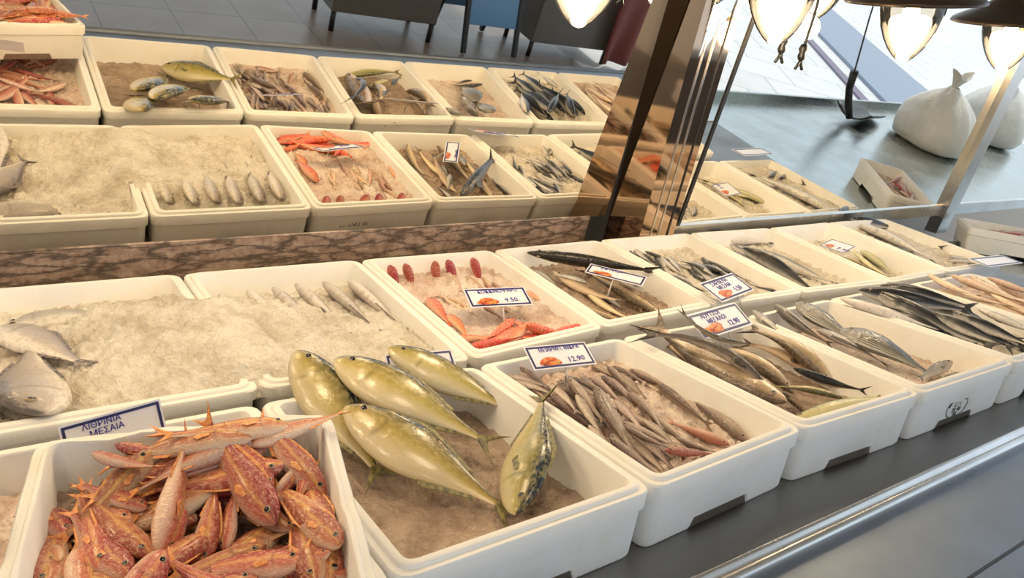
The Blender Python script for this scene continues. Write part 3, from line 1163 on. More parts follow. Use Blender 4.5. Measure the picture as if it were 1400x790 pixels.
S('bream', (880, 205), .0, (1290, 410), -.04, PI - .2, 'clearly striped grey bream on top, nearest the front')

# --- mackerel
random.seed(19)
b = fill('F6', -0.045, 'ice under the black mackerel in the front row', 'ice')
scatter(b, 'F6', Q['F6'], 'mack', 7, .32, PI / 2, .10, roll=2.0, big=True)
S = lambda hp, zh, tp, zt, roll, lab, **kw: rest(b, 'F6', 'mack', hp, zh, tp, zt, roll, T4, label=lab, **kw)
S((268, 503), .012, (872, 697), -.01, PI + .15, 'mackerel with a white belly turned up along the bream crate wall')
S((745, 580), .015, (1235, 792), .0, 2.1, 'black mackerel pointing to the front corner')
S((880, 585), .02, (1350, 780), .005, 2.2, 'black mackerel in the middle, beside the white-bellied one')
S((1010, 560), .03, (1420, 730), .015, PI + .2, 'white-flanked mackerel beside the pale pinkish fish')
S((370, 462), .02, (1010, 580), .015, 1.9, 'glossy black mackerel second from the back')
S((488, 430), .022, (1015, 556), .022, 2.0, 'black mackerel at the back, head over the rim')

# --- pale fish
random.seed(23)
b = fill('F7', -0.035, 'ice under the pale pinkish fish, last crate in front', 'ice_pink')
scatter(b, 'F7', Q['F7'], 'pale', 12, .24, PI / 2, .2, roll=PI + .2)
for hp, tp in (((735, 383), (1045, 508)), ((865, 378), (1270, 535)), ((960, 395), (1340, 560)), ((1060, 390), (1420, 520))):
    rest(b, 'F7', 'pale', hp, .022, tp, .015, PI + .2, T4)

# --- iced back row: two crates with ice spilling over the wall between them
wx = Brear[1][0]


def lev1(x, y):
    k = ss(wx - .32, wx - .04, x) * ss(-.02, -.12, y) * ss(-.515, -.42, y)
    return -.034 + .044 * k - .012 * ss(-.05, .02, y)


def lev2(x, y):
    k = ss(wx + .34, wx + .05, x) * ss(-.05, -.16, y) * ss(-.50, -.41, y)
    f = ss(-.03, -.14, y)
    return -.058 + .028 * f + .034 * k - .035 * ss(-.40, -.47, y) * ss(wx + .03, wx + .08, x) * ss(wx + .22, wx + .15, x)


random.seed(29)
b = fill('B1', lev1, 'crushed ice packed around the large frosted fish', 'ice')
S = lambda hp, zh, tp, zt, lab, roll=PI: rest(b, 'B1', 'iced', hp, zh, tp, zt, roll, label=lab, ymax=-.075, xmin=.665, scale_w=1.3)
S((-60, 425), -.030, (185, 420), -.034, 'frosted fish nearly buried in ice along the ledge side', PI + .1)
S((-80, 455), -.01, (122, 500), -.022, 'frosted silver fish with a dark tail sticking out of the ice', PI)
S((52, 572), -.012, (40, 470), -.02, 'frosted fish in the corner, its head towards the price tag', PI - .2)
random.seed(31)
b = fill('B2', lev2, 'crushed ice heaped over the fish row in the second iced crate', 'ice')
for i, (hx, hy) in enumerate(((185, 225), (320, 205), (445, 195), (555, 175), (690, 165), (815, 160))):
    h = U(hx / 3.59 + 250, hy / 3.59 + 340, -.012)
    h[1] = min(h[1], -.025)
    t = h + np.array([.05, -.24, -.045])
    put_fish('B2', 'iced', h, t, -.035, .18, .25, PI + .8, True, var=0, label='ice-covered fish along the far wall of the second iced crate, %s from left' % ['first', 'second', 'third', 'fourth', 'fifth', 'sixth'][i])
lay(b, 'B2', 'yellow', (1040, 440), (1220, 500), -.03, PI + .4, True, tr=TC, sink=.01, label='yellowish fish poking out of the ice by the orange fish crate')
lay(b, 'B2', 'yellow', (945, 270), (1000, 350), -.03, PI + .4, True, tr=TC, sink=.012, label='yellowish fish at the far corner of the iced crate')
lay(b, 'B2', 'pale', (500, 560), (390, 580), -.06, PI + .4, True, tr=TC, sink=.008, label='brownish fish in a hollow of the ice beside the amberjack heads')


def heap():
    vs, fs = [], []
    nx, ny = 34, 70
    for j in range(ny + 1):
        y = -.10 - .385 * j / ny
        xc = wx + (Bfront[1][0] - wx) * (j / ny)
        for i in range(nx + 1):
            q = i / nx * 2 - 1
            x = xc + q * .10
            e = max(0.0, 1 - abs(q) ** 2.2) * min(1, 6 * j / ny) * min(1, 7 * (1 - j / ny))
            z = -.03 + .050 * e ** .55 + zoff('B1', x, y)
            P3 = Vector((x, y, z))
            z += .007 * mn.noise(P3 * 26) + .004 * mn.noise(P3 * 80) + .003 * (mn.cell(P3 * 95) - .5)
            vs.append((x, y, z + ZO))
    for j in range(ny):
        for i in range(nx):
            a = j * (nx + 1) + i
            fs.append((a, a + nx + 1, a + nx + 2, a + 1))
    o = link('ice_mound', mesh('ice', vs, fs), M['ice'])
    tag(o, 'mound of crushed ice spilling over the wall between the two iced crates', 'ice', kind='stuff')


heap()

# --- orange and crimson
random.seed(37)
b = fill('B3', lambda x, y: -.036 + .010 * mn.noise(Vector((x * 9, y * 9, 1))), 'pinkish ice covering the middle of the orange fish crate', 'ice_pink')
scatter(b, 'B3', Q['B3'], 'pale', 20, .12, PI / 2, .5, region=(.08, .95, .08, .6), sink=.007)
scatter(b, 'B3', Q['B3'], 'orange', 8, .15, 0.2, .4, region=(.1, .95, .72, .95), sink=.006)
def stuck(crate, kind, px, zh, dy, dx, zt, ymax, roll, **kw):
    """a fish stuck into the ice, snout up at a photo point"""
    h = U(*px, zh)
    h[1] = min(h[1], ymax)
    t = h + np.array([dx, -dy, zt - zh])
    L = float(np.linalg.norm(h - t))
    return put_fish(crate, kind, h, t, (zh + zt) / 2, (zh - zt) / float(np.linalg.norm((h - t)[:2])), L, roll, True, **kw)


NTH = ['leftmost', 'second from left', 'middle one', 'second from right', 'rightmost']
for qi, (x, y) in enumerate(((310, 130), (392, 130), (505, 108), (575, 100), (722, 108))):
    stuck('B3', 'crimson', (x / 3.5 + 440, y / 3.5 + 320), .008, .05, .004, -.075, -.030, PI / 2, scale_w=1.35, name='crimson_fish', label='dark crimson fish head standing in ice along the far wall, %s of five' % NTH[qi])
S = lambda hp, tp, roll=PI, **kw: lay(b, 'B3', 'orange', hp, tp, -.02, roll, True, tr=T8, sink=.003, scale_w=1.35, **kw)
S((500, 310), (625, 430))
S((975, 270), (1110, 350))
S((600, 395), (715, 490))
S((1040, 440), (860, 400), 0)
S((640, 490), (840, 500))
S((1250, 430), (1130, 370), 0)
S((690, 515), (960, 495), .4)
S((960, 485), (1190, 440), .2)
S((1265, 445), (1060, 470), PI)

random.seed(41)
b = fill('B4', -.056, 'ice under the long dark fish, back row', 'wet')
scatter(b, 'B4', Q['B4'], 'tan', 5, .27, PI / 2, .25, roll=PI)
scatter(b, 'B4', Q['B4'], 'silver', 6, .13, PI / 2, .8)
lay(b, 'B4', 'tan', (905, 432), (790, 378), -.03, PI, True, desc='broad tan fish')
lay(b, 'B4', 'tan', (870, 436), (770, 392), -.03, PI, True, desc='broad tan fish')
rest(b, 'B4', 'dark', (720, 345), .0, (905, 372), .004, .6, scale_w=1.5, label='long dark fish lying across the crate behind its price tag', var=0)

random.seed(43)
b = fill('B5', -.042, 'ice between the small silver fish, back row')
scatter(b, 'B5', Q['B5'], 'silver', 30, .13, PI / 2, .5, sink=.003)
lay(b, 'B5', 'silver', (1085, 402), (1020, 392), -.02, PI, True, label='pale fish lying across the front end beside the slanted tags', sink=.0)
lay(b, 'B5', 'silver', (985, 372), (950, 352), -.02, PI, True, label='pale fish just behind the slanted price tag')

random.seed(47)
b = fill('B6', -.052, 'ice under the large black-backed fish')
scatter(b, 'B6', Q['B6'], 'mack', 3, .30, PI / 2, .2, roll=PI)
lay(b, 'B6', 'mack', (968, 328), (1062, 331), -.01, PI + .2, True, label='black-backed fish lying along the far wall of its crate')
lay(b, 'B6', 'mack', (1015, 346), (1130, 393), -.01, 2.0, True, label='large black-backed fish lying from far wall to front wall')
lay(b, 'B6', 'silver', (1040, 345), (1090, 352), -.01, PI, True, label='pale silver fish beside the large black-backed one')
lay(b, 'B6', 'silver', (1020, 365), (1075, 388), -.01, PI, True, label='pale silver fish by the small silver fish crate')

random.seed(53)
b = fill('B7', -.066, 'ice under the few thin yellowish fish')
for hp, tp in (((290, 280), (600, 402)), ((350, 230), (610, 400)), ((330, 260), (560, 380)), ((80, 165), (170, 200)), ((130, 130), (200, 180))):
    lay(b, 'B7', 'yellow', hp, tp, -.03, PI + .3, True, tr=T4, desc='thin yellowish fish', scale_w=.8)

random.seed(59)
b = fill('B8', -.035, 'pale ice in the last crate of the back row')
lay(b, 'B8', 'silver', (360, 110), (830, 300), -.01, PI + .3, True, tr=T4, label='large pale fish lying along the inner wall of the last crate', scale_w=.8)
lay(b, 'B8', 'mack', (320, 95), (610, 112), .0, 2.0, True, tr=T4, label='mackerel along the far wall of the last back row crate')
lay(b, 'B8', 'mack', (590, 143), (850, 232), .0, 1.7, True, tr=T4, label='black mackerel along the outer wall of the last crate')
lay(b, 'B8', 'mack', (820, 228), (1020, 290), .0, 1.8, True, tr=T4, label='short black mackerel at the front end of the last crate')
lay(b, 'B8', 'silver', (850, 300), (1040, 312), .0, PI, True, tr=T4, label='small silver fish at the front wall of the last crate')
lay(b, 'B8', 'silver', (860, 275), (1020, 285), .0, PI, True, tr=T4, label='small silver fish beside the short black mackerel')

# labels: what it is, and where it lies among its fellows
SHORT = {'F0': 'raised mullet crate', 'F1': 'crate under the raised one', 'F2': 'amberjack crate', 'F3': 'speckled fish crate', 'F4': 'long tan fish crate', 'F5': 'striped bream crate',
         'F6': 'front mackerel crate', 'F7': 'last front crate', 'B1': 'cornermost iced crate', 'B2': 'second iced crate', 'B3': 'orange fish crate', 'B4': 'dark long fish crate', 'B5': 'small silver fish crate',
         'B6': 'black-backed fish crate', 'B7': 'thin yellowish fish crate', 'B8': 'last back crate'}
ORD = ['first', 'second', 'third', 'fourth', 'fifth', 'sixth', 'seventh', 'eighth', 'ninth', 'tenth', 'eleventh', 'twelfth']
CATN = {'amber': 'fish'}
for key, recs in ALL_FISH.items():
    auto = [r for r in recs if not r['label']]
    nrow = max(1, int(round(math.sqrt(len(auto)) * .9)))
    auto.sort(key=lambda r: -r['c'][1])
    per = math.ceil(len(auto) / nrow) if auto else 1
    rows = [sorted(auto[i:i + per], key=lambda r: r['c'][0]) for i in range(0, len(auto), per)]
    for ri, row in enumerate(rows):
        rn = 'back row' if ri == 0 else ('front row' if ri == len(rows) - 1 else ORD[ri] + ' row')
        for k, r in enumerate(row):
            r['label'] = '%s, %s from left in %s, %s' % (r['desc'], ORD[k], rn, SHORT[key])
    for r in recs:
        tag(r['o'], r['label'], 'fish', 'fish in the ' + SHORT[key])

# ------------------------------------------------------------------ price tags
dg = None


def text_mesh(s, size, extrude=0.0003, align='LEFT'):
    cu = bpy.data.curves.new('lettering', 'FONT')
    cu.body = s
    cu.size = size
    cu.extrude = extrude
    cu.align_x = align
    cu.resolution_u = 2
    o = bpy.data.objects.new('tmp_text', cu)
    col.objects.link(o)
    bpy.context.view_layer.update()
    me = bpy.data.meshes.new_from_object(o.evaluated_get(bpy.context.evaluated_depsgraph_get()))
    bpy.data.objects.remove(o)
    bpy.data.curves.remove(cu)
    return me


def blob_mesh(w, h, seed):
    rs = random.Random(seed)
    n = 20
    top = []
    for k in range(n):
        a = 2 * PI * k / n
        r = 1 + .12 * math.sin(3 * a + seed) + .08 * rs.uniform(-1, 1)
        top.append((w / 2 * r * math.cos(a), h / 2 * r * math.sin(a)))
    vs = [(x, y, .0008) for x, y in top] + [(x * .5, y * .5, .0012) for x, y in top] + [(0, 0, .0013)]
    fs = []
    for k in range(n):
        k2 = (k + 1) % n
        fs.append((k, k2, n + k2, n + k))
        fs.append((n + k, n + k2, 2 * n))
    return mesh('picture', vs, fs)


PIC = NT('food_picture')
_n = PIC.noise(90, 3, .6, PIC.coord('Object'))
PIC.color(PIC.ramp(_n, [(.35, (.10, .04, .02)), (.48, (.62, .10, .04)), (.6, (.75, .30, .08)), (.7, (.25, .28, .06))]))
PIC.p.inputs['Roughness'].default_value = .3


def price_tag(TL, TR, BR, BL, z0, z1, lines, price, label, pic=True, stick=True):
    tl, tr, br, bl = U(*TL, z1), U(*TR, z1), U(*BR, z0), U(*BL, z0)
    c = (tl + tr + br + bl) / 4
    ux = Vector((tr - tl + br - bl) / 2)
    uy = Vector((tl - bl + tr - br) / 2)
    w = ux.length
    ux.normalize()
    uy -= ux * uy.dot(ux)
    h = uy.length
    uy.normalize()
    uz = ux.cross(uy)
    root = empty('price_tag', (0, 0, 0))
    root.matrix_world = Matrix.Translation((c[0], c[1], c[2] + ZO)) @ Matrix((ux, uy, uz)).transposed().to_4x4()
    tag(root, label, 'price tag', 'price tags in the fish crates')
    link('card', box('card', (-w / 2, -h / 2, -.001), (w / 2, h / 2, 0), .0), M['card'], root, smooth=False)
    bm = bmesh.new()
    m1, bw = w * .022, w * .028
    x, y = w / 2 - m1, h / 2 - m1
    for lo, hi in (((-x, y - bw), (x, y)), ((-x, -y), (x, -y + bw)), ((-x, -y + bw), (-x + bw, y - bw)), ((x - bw, -y + bw), (x, y - bw))):
        box_bm(bm, (lo[0], lo[1], .0001), (hi[0], hi[1], .0008))
    link('border', bm_mesh('border', bm), M['cardborder'], root, smooth=False)
    for i, s in enumerate(lines):
        me = text_mesh(s, h * (.24 if len(lines) > 1 else .28))
        o = link('lettering', me, M['ink'], root, smooth=False)
        wd = max(v.co.x for v in me.vertices) if me.vertices else 1
        k = min(1.0, w * .66 / wd)
        o.scale = (k, 1, 1)
        o.location = (-w * .30 + i * w * .06, h * (.20 - .22 * i), .0008)
        o.rotation_euler = (0, 0, .03)
    if price:
        me = text_mesh(price, h * .30)
        o = link('price_lettering', me, M['ink'], root, smooth=False)
        o.location = (w * .08, -h * .30, .0008)
        o.rotation_euler = (0, 0, .04)
    if pic:
        o = link('picture', blob_mesh(w * .34, h * .36, len(label)), PIC.m, root)
        o.location = (-w * .20, -h * .22, 0)
    if stick:
        link('holder_stick', tube('stick', [(0, -h / 2 + .004, -.003), (0, -h / 2 - .012, -.010), (0, -h / 2 - .035, -.035)], .002, 8), M['clip'], root)
    return root


price_tag((73, 585), (211, 547), (236, 588), (96, 632), .075, .115, ['ΛΙΘΡΙΝΙΑ', 'ΜΕΣΑΙΑ'], '', 'large white price tag with blue lettering standing behind the raised mullet crate', stick=False)
price_tag((519, 486), (611, 478), (632, 507), (540, 516), .010, .035, ['ΜΑΓΙΑΤΙΚΟ'], '', 'price tag half covered by the yellow amberjack')
price_tag((631, 393), (716, 394), (729, 414), (646, 423), .000, .022, ['ΚΟΚΚΙΝΟΨΑΡΟ'], '9.50.', 'price tag reading nine fifty on the orange fish')
price_tag((711, 474), (797, 468), (818, 496), (735, 507), .012, .035, ['ΜΠΑΡΜΠ. ΜΙΚΡΑ'], '12.90', 'price tag reading twelve ninety over the small speckled fish')
price_tag((804, 359), (881, 378), (882, 392), (803, 373), .010, .022, ['ΣΦΥΡΙΔΑ'], '', 'narrow price tag tucked under the long dark fish')
price_tag((958, 388), (999, 372), (1033, 397), (985, 413), -.005, .022, ['ΣΑΡΔΕΛΑ', 'ΜΕΣΑΙΑ'], '5.50', 'slanted price tag among the small silver fish')
price_tag((937, 432), (1004, 412), (1030, 444), (965, 463), .010, .045, ['ΛΟΥΤΣΟΙ', 'ΜΕΓΑΛΟΙ'], '12.90', 'price tag reading twelve ninety above the long tan fish')
price_tag((1134, 325), (1166, 336), (1158, 347), (1123, 337), -.008, .008, [], '7.90', 'small price tag on the thin yellowish fish')
price_tag((1330, 352), (1378, 348), (1392, 360), (1345, 366), .004, .010, [], '', 'blank plastic tag lying flat at the end of the last back crate', pic=False, stick=False)


# ------------------------------------------------------------------ stamps on the crates
def stamp_on(crate, p0, p1, zc, parent_name, items):
    """items drawn on the wall that runs from p0 to p1, seen from outside"""
    a, b_ = Vector((p0[0], p0[1], 0)), Vector((p1[0], p1[1], 0))
    ux = (b_ - a).normalized()
    uz = ux.cross(Vector((0, 0, 1)))
    c = (a + b_) / 2 + uz * -.0015
    vs, fs = [], []
    for kind, q in items:
        if kind == 'text':
            s, size, x, y = q
            me = text_mesh(s, size, .0004, 'CENTER')
            o = len(vs)
            vs += [(v.co.x + x, v.co.y + y, v.co.z) for v in me.vertices]
            fs += [tuple(i + o for i in p.vertices) for p in me.polygons]
        elif kind == 'arc':
            r0, r1, a0, a1, sy, x, y = q
            o = len(vs)
            n = 20
            for i in range(n + 1):
                t = a0 + (a1 - a0) * i / n
                for r in (r0, r1):
                    vs.append((x + r * math.cos(t), y + r * math.sin(t) * sy, .0005))
            for i in range(n):
                fs.append((o + 2 * i, o + 2 * i + 1, o + 2 * i + 3, o + 2 * i + 2))
    me = mesh('stamp', vs, fs)
    R = Matrix((ux, Vector((0, 0, 1)), uz)).transposed().to_4x4()
    me.transform(Matrix.Translation((c.x, c.y, ZO + zc)) @ R)
    me.transform(Matrix.Translation(-crate.location))
    o = link('stamp', me, M['stamp'], crate, smooth=False)
    o['label'] = 'dark ink stamp'
    return o


fl, fr_ = Q['F5'][3], Q['F5'][2]
lerp2 = lambda p, q, t: (p[0] + (q[0] - p[0]) * t, p[1] + (q[1] - p[1]) * t)
dn = .007
stamp_on(CR['F5'], (lerp2(fl, fr_, .28)[0], lerp2(fl, fr_, .28)[1] + dn), (lerp2(fl, fr_, .66)[0], lerp2(fl, fr_, .66)[1] + dn), -.066, 'stamp', [
    ('arc', (.044, .047, 0, 2 * PI, .62, 0, 0)), ('arc', (.034, .043, .5, 1.6, .66, 0, 0)), ('arc', (.034, .043, 1.9, 3.0, .66, 0, 0)),
    ('text', ('ΕΛ', .026, 0, .002)), ('text', ('20 40', .017, 0, -.012)), ('text', ('ΕΚ', .014, 0, -.024))])
bl, br_ = Q['B3'][0], Q['B3'][1]
stamp_on(CR['B3'], (lerp2(br_, bl, .46)[0], lerp2(br_, bl, .46)[1] - dn), (lerp2(br_, bl, .86)[0], lerp2(br_, bl, .86)[1] - dn), -.052, 'stamp', [
    ('text', ('ΙΧΘΥΟΠΑΛ', .022, 0, .004)), ('text', ('ΑΓΟΡΑ 12', .020, 0, -.015))])

# ------------------------------------------------------------------ the counter
CZ = ZO - H - .001


def extrude_x(name, prof, x0, x1):
    n = len(prof)
    vs = [(x0, y, z) for y, z in prof] + [(x1, y, z) for y, z in prof]
    fs = [(k, (k + 1) % n, n + (k + 1) % n, n + k) for k in range(n)]
    fs += [tuple(range(n))[::-1], tuple(n + k for k in range(n))]
    me = mesh(name, vs, fs)
    bm = bmesh.new()
    bm.from_mesh(me)
    bmesh.ops.recalc_face_normals(bm, faces=bm.faces[:])
    bm.to_mesh(me)
    bm.free()
    return me


CX0, CX1 = -1.0, 4.12
counter = link('fish_counter', box('worktop', (CX0, -1.128, CZ - .03), (CX1, .14, CZ)), M['steel'], smooth=False)
tag(counter, 'long stainless steel fish counter with a raised rounded front rail', 'counter')
rp = [(-1.120, -.03), (-1.120, .004), (-1.124, .011), (-1.131, .013), (-1.138, .010), (-1.142, .004), (-1.148, .001), (-1.156, .003), (-1.165, .001), (-1.172, -.006), (-1.175, -.016), (-1.174, -.034)]
o = link('front_rail', extrude_x('rail', [(-1.118 + (y + 1.12) * .62, CZ + z * .8) for y, z in rp], CX0, CX1), M['rail'], counter)
md = o.modifiers.new('es', 'EDGE_SPLIT')
md.split_angle = math.radians(50)
ap = [(-1.150, CZ - .020), (-1.31, CZ - .020), (-1.430, CZ - .020), (-1.436, CZ - .012), (-1.446, CZ - .008), (-1.456, CZ - .012), (-1.462, CZ - .022), (-1.462, CZ - .08), (-1.44, CZ - .08), (-1.44, CZ - .05), (-1.13, CZ - .05)]
link('front_apron', extrude_x('apron', ap, CX0, CX1), M['panel'], counter, smooth=False)
link('apron_seam', box('seam', (CX0, -1.318, CZ - .0215), (CX1, -1.313, CZ - .0190)), M['black'], counter, smooth=False)
link('front_panel', box('panel', (CX0, -1.160, CZ - .25), (CX1, -1.130, CZ - .052), .0), M['panel'], counter, smooth=False)
link('lower_panel', box('panel', (CX0, -1.163, .10), (2.52, -1.130, CZ - .256), .003), M['panel'], counter, smooth=False)
link('lower_panel', box('panel', (2.53, -1.163, .10), (CX1, -1.130, CZ - .256), .003), M['panel'], counter, smooth=False)
link('plinth', box('plinth', (CX0 + .05, -1.06, 0), (CX1 - .05, .10, CZ - .03)), M['black'], counter, smooth=False)

# steel table at the far end
TX0, TX1, TY0, TY1, TZ = 4.16, 7.9, -1.52, .0, ZO - .135
table = link('steel_table', box('tabletop', (TX0, TY0, TZ - .03), (TX1, TY1, TZ), .004), M['tablesteel'], smooth=False)
tag(table, 'wide steel table beyond the counter carrying ice bag and scoop', 'table')
bm = bmesh.new()
box_bm(bm, (TX0, TY0 - .012, TZ - .05), (TX1, TY0 + .012, TZ + .055), .004)
link('edge_rim', bm_mesh('rim', bm), M['tablesteel'], table, smooth=False)
for x in (TX0 + .1, TX1 - .1):
    for y in (TY0 + .1, TY1 - .1):
        link('leg', tube('leg', [(x, y, 0), (x, y, TZ - .03)], .022), M['tablesteel'], table)

# rotated crate on it
th = math.radians(-32)
ca, sa = math.cos(th), math.sin(th)
p0 = Vector((4.364, -.13))
ex, ey = Vector((ca, sa)) * .0, None
lw = Vector((.60, -.80))      # along the left wall, rear to front
rw = Vector((.80, .60))
QX = [p0, p0 + rw * .27, p0 + rw * .27 + lw * .50, p0 + lw * .50]
QX = [(v.x, v.y) for v in QX]
Q['X'] = QX
CR['X'] = add_crate(QX, 'white foam crate of brownish red fish standing askew on the steel table', zr=-.020)
random.seed(71)
b = fill('X', -.075, 'ice in the askew crate on the steel table', 'ice_pink')
ALL_FISH.clear()
scatter(b, 'X', QX, 'pink', 16, .15, -1.0, 1.0)
recs = sorted(ALL_FISH['X'], key=lambda r: -r['c'][1])
for i in range(0, 16, 4):
    for k, r in enumerate(sorted(recs[i:i + 4], key=lambda r: r['c'][0])):
        tag(r['o'], 'brownish red fish, %s from left in %s row of the askew crate' % (ORD[k], ORD[i // 4]), 'fish', 'fish in the askew crate')

# ------------------------------------------------------------------ mirrors
NA = (0.010199332446184858, 0.15942406996386452, 0.16456815421387816)
NB = (0.0075, 0.136, 0.036)


def plane_y(m, x, z):
    n = (math.sin(m[0]) * math.cos(m[1]), -math.cos(m[0]) * math.cos(m[1]), -math.sin(m[1]))
    return (-m[2] - n[0] * x - n[2] * z) / n[1]


def slab(name, m, xa0, xa1, z0, z1, th, xb0=None, xb1=None, off=0.0):
    """a leaning sheet of thickness th whose front lies in the plane m; bottom xa0..xa1, top xb0..xb1"""
    xb0 = xa0 if xb0 is None else xb0
    xb1 = xa1 if xb1 is None else xb1
    vs = []
    for dy in (off, off + th):
        for x, z in ((xa0, z0), (xa1, z0), (xb1, z1), (xb0, z1)):
            vs.append((x, plane_y(m, x, z) + dy, z + ZO))
    fs = [(0, 1, 2, 3), (7, 6, 5, 4), (0, 4, 5, 1), (1, 5, 6, 2), (2, 6, 7, 3), (3, 7, 4, 0)]
    me = mesh(name, vs, fs)
    bm = bmesh.new()
    bm.from_mesh(me)
    bmesh.ops.recalc_face_normals(bm, faces=bm.faces[:])
    bm.to_mesh(me)
    bm.free()
    return me


ma = link('wall_mirror', slab('mirror', NA, -1.0, 2.40, .034, 1.25, .008), M['mirror'], smooth=False)
tag(ma, 'large mirror leaning forward behind the counter, reflecting the iced crates', 'mirror')
mb = link('wall_mirror', slab('mirror', NB, 2.47, 4.49, .028, 1.25, .008), M['mirror'], smooth=False)
tag(mb, 'mirror between the bronze column and steel post, reflecting the ice bag', 'mirror')
mc = link('wall_mirror', slab('mirror', NB, 4.58, 8.6, .028, 1.25, .008), M['mirror'], smooth=False)
tag(mc, 'mirror beyond the steel post, reflecting bright paving', 'mirror')
o = link('frame', slab('frame', NB, 2.54, 4.49, -.02, .030, .02, off=-.012), M['rail'], mb, smooth=False)
o = link('frame', slab('frame', NB, 2.612, 2.624, .03, 1.25, .004, 2.690, 2.704, off=-.005), M['black'], mb, smooth=False)
o = link('frame', slab('frame', NB, 4.58, 8.6, -.02, .030, .02, off=-.012), M['rail'], mc, smooth=False)
# post between the mirrors
po = link('steel_post', slab('post', NB, 4.475, 4.575, -.11, 1.3, .06, 4.49, 4.59, off=-.03), M['rail'], smooth=False)
tag(po, 'narrow steel post standing between two mirrors near the ice bag', 'post')
# column clad in bronze mirror
NC = (-0.10, 0.07, 0.262)
colm = link('mirrored_column', slab('column', NC, 2.405, 2.548, -.112, 1.35, .16, 2.475, 2.618, off=.0), M['bronze'], smooth=False)
tag(colm, 'square column clad in bronze mirror strips between the two mirrors', 'column')
for t in (.30, .52, .80):
    xx = 2.405 + .14 * t
    link('seam', slab('seam', NC, xx, xx + .005, -.10, 1.35, .004, xx + .07, xx + .075, off=-.003), M['black' if t > .6 else 'rail'], colm, smooth=False)

# stone strip under the mirror
vs, fs = [], []
structure('trim_1', slab('trim', NA, -1.2, 2.33, -.113, .036, .10, off=-.004), M['stone'])

# ------------------------------------------------------------------ room
structure('wall_back', box('wall', (-4.0, .42, 0), (8.9, .56, 3.2)), M['wall'])
structure('wall_left', box('wall', (-4.14, -6.5, 0), (-4.0, .56, 3.2)), M['wall'])
structure('ceiling', box('ceiling', (-4.14, -6.5, 3.2), (6.6, .56, 3.32)), M['ceil'])
structure('floor', box('floor', (-4.14, -6.6, -.1), (5.6, .56, 0)), M['tile'])
structure('ground_1', box('pavement', (5.6, -30, -.1), (40, .56, -.002)), M['pave'])
structure('ground_2', box('pavement', (-20, -30, -.1), (5.6, -6.6, -.002)), M['pave'])

# kerb band crossing the paving outside
def band(name, a, b, w, z0, z1, mat):
    a, b = Vector((*a, 0)), Vector((*b, 0))
    d = (b - a).normalized()
    n = Vector((-d.y, d.x, 0)) * w / 2
    vs = [a + n, b + n, b - n, a - n]
    vs = [(v.x, v.y, z0) for v in vs] + [(v.x, v.y, z1) for v in vs]
    fs = [(3, 2, 1, 0), (4, 5, 6, 7), (0, 1, 5, 4), (1, 2, 6, 5), (2, 3, 7, 6), (3, 0, 4, 7)]
    return structure(name, mesh(name, vs, fs), mat)


band('trim_2', (10.9, -2.6), (19.6, -13.0), 1.3, -.01, .05, M['kerb'])
band('trim_3', (9.9, -3.0), (18.4, -13.2), .14, -.01, .03, plain('kerb_edge_line', (.16, .13, .20), .6))

# ------------------------------------------------------------------ hanging lamps
def lamp(x, y, ztip, lean, label):
    root = empty('hanging_lamp', (x, y, ztip + ZO))
    root.rotation_euler = lean
    tag(root, label, 'lamp', 'row of hanging lamps over the counter')
    gp = [(.004, 0), (.014, .003), (.030, .016), (.048, .038), (.064, .066), (.076, .096), (.083, .125), (.086, .150), (.084, .172), (.078, .185)]
    gl = link('glass_globe', lathe('globe', gp, 36), M['globe'], root)
    bp = [(.001, .028), (.014, .034), (.030, .052), (.045, .078), (.054, .104), (.052, .120), (.036, .128), (.020, .130), (.018, .150)]
    link('bulb', lathe('bulb', bp, 28), M['bulb'], root)
    so = [(.018, .150), (.024, .152), (.026, .175), (.03, .215), (.03, .24), (.0, .242)]
    link('socket', lathe('socket', so, 20), M['shade'], root)
    sp = [(.182, .160), (.184, .164), (.178, .172), (.150, .186), (.115, .200), (.078, .222), (.052, .250), (.040, .285), (.036, .310), (.0, .314)]
    sh = link('shade', lathe('shade', sp, 48), M['shade'], root)
    si = [(.180, .1595), (.148, .180), (.112, .194), (.074, .215), (.048, .243), (.03, .246)]
    link('shade_lining', lathe('lining', si, 48), M['shadein'], sh)
    link('hanging_rod', tube('rod', [(0, 0, .30), (0, 0, 1.52)], .008), M['shade'], root)
    li = bpy.data.lights.new('bulb_light', 'POINT')
    li.energy = LAMP_W
    li.color = (1.0, .74, .44)
    li.shadow_soft_size = .05
    lo = bpy.data.objects.new('bulb_light', li)
    col.objects.link(lo)
    lo.location = (x, y, ztip - .03 + ZO)
    return root


LAMP_W = 5.5
lamp(1.669, -.42, .627, (0, 0, 0), 'hanging lamp nearest the camera, only its glowing glass tip showing above the crates')
lamp(2.291, -.42, .643, (0, -.10, 0), 'hanging lamp with a clear glass drop in front of the bronze column')
lamp(2.885, -.42, .645, (0, -.15, 0), 'hanging lamp with a dark bell shade, third in the row, above the scoop')
lamp(3.505, -.42, .657, (0, -.17, 0), 'hanging lamp with a dark bell shade, last of the row, above the ice bag')
for x in (1.04, .43, -.18):
    li = bpy.data.lights.new('row_lamp', 'POINT')
    li.energy = LAMP_W * 1.5
    li.color = (1.0, .74, .44)
    li.shadow_soft_size = .08
    lo = bpy.data.objects.new('row_lamp', li)
    col.objects.link(lo)
    lo.location = (x, -.42, .72 + ZO)

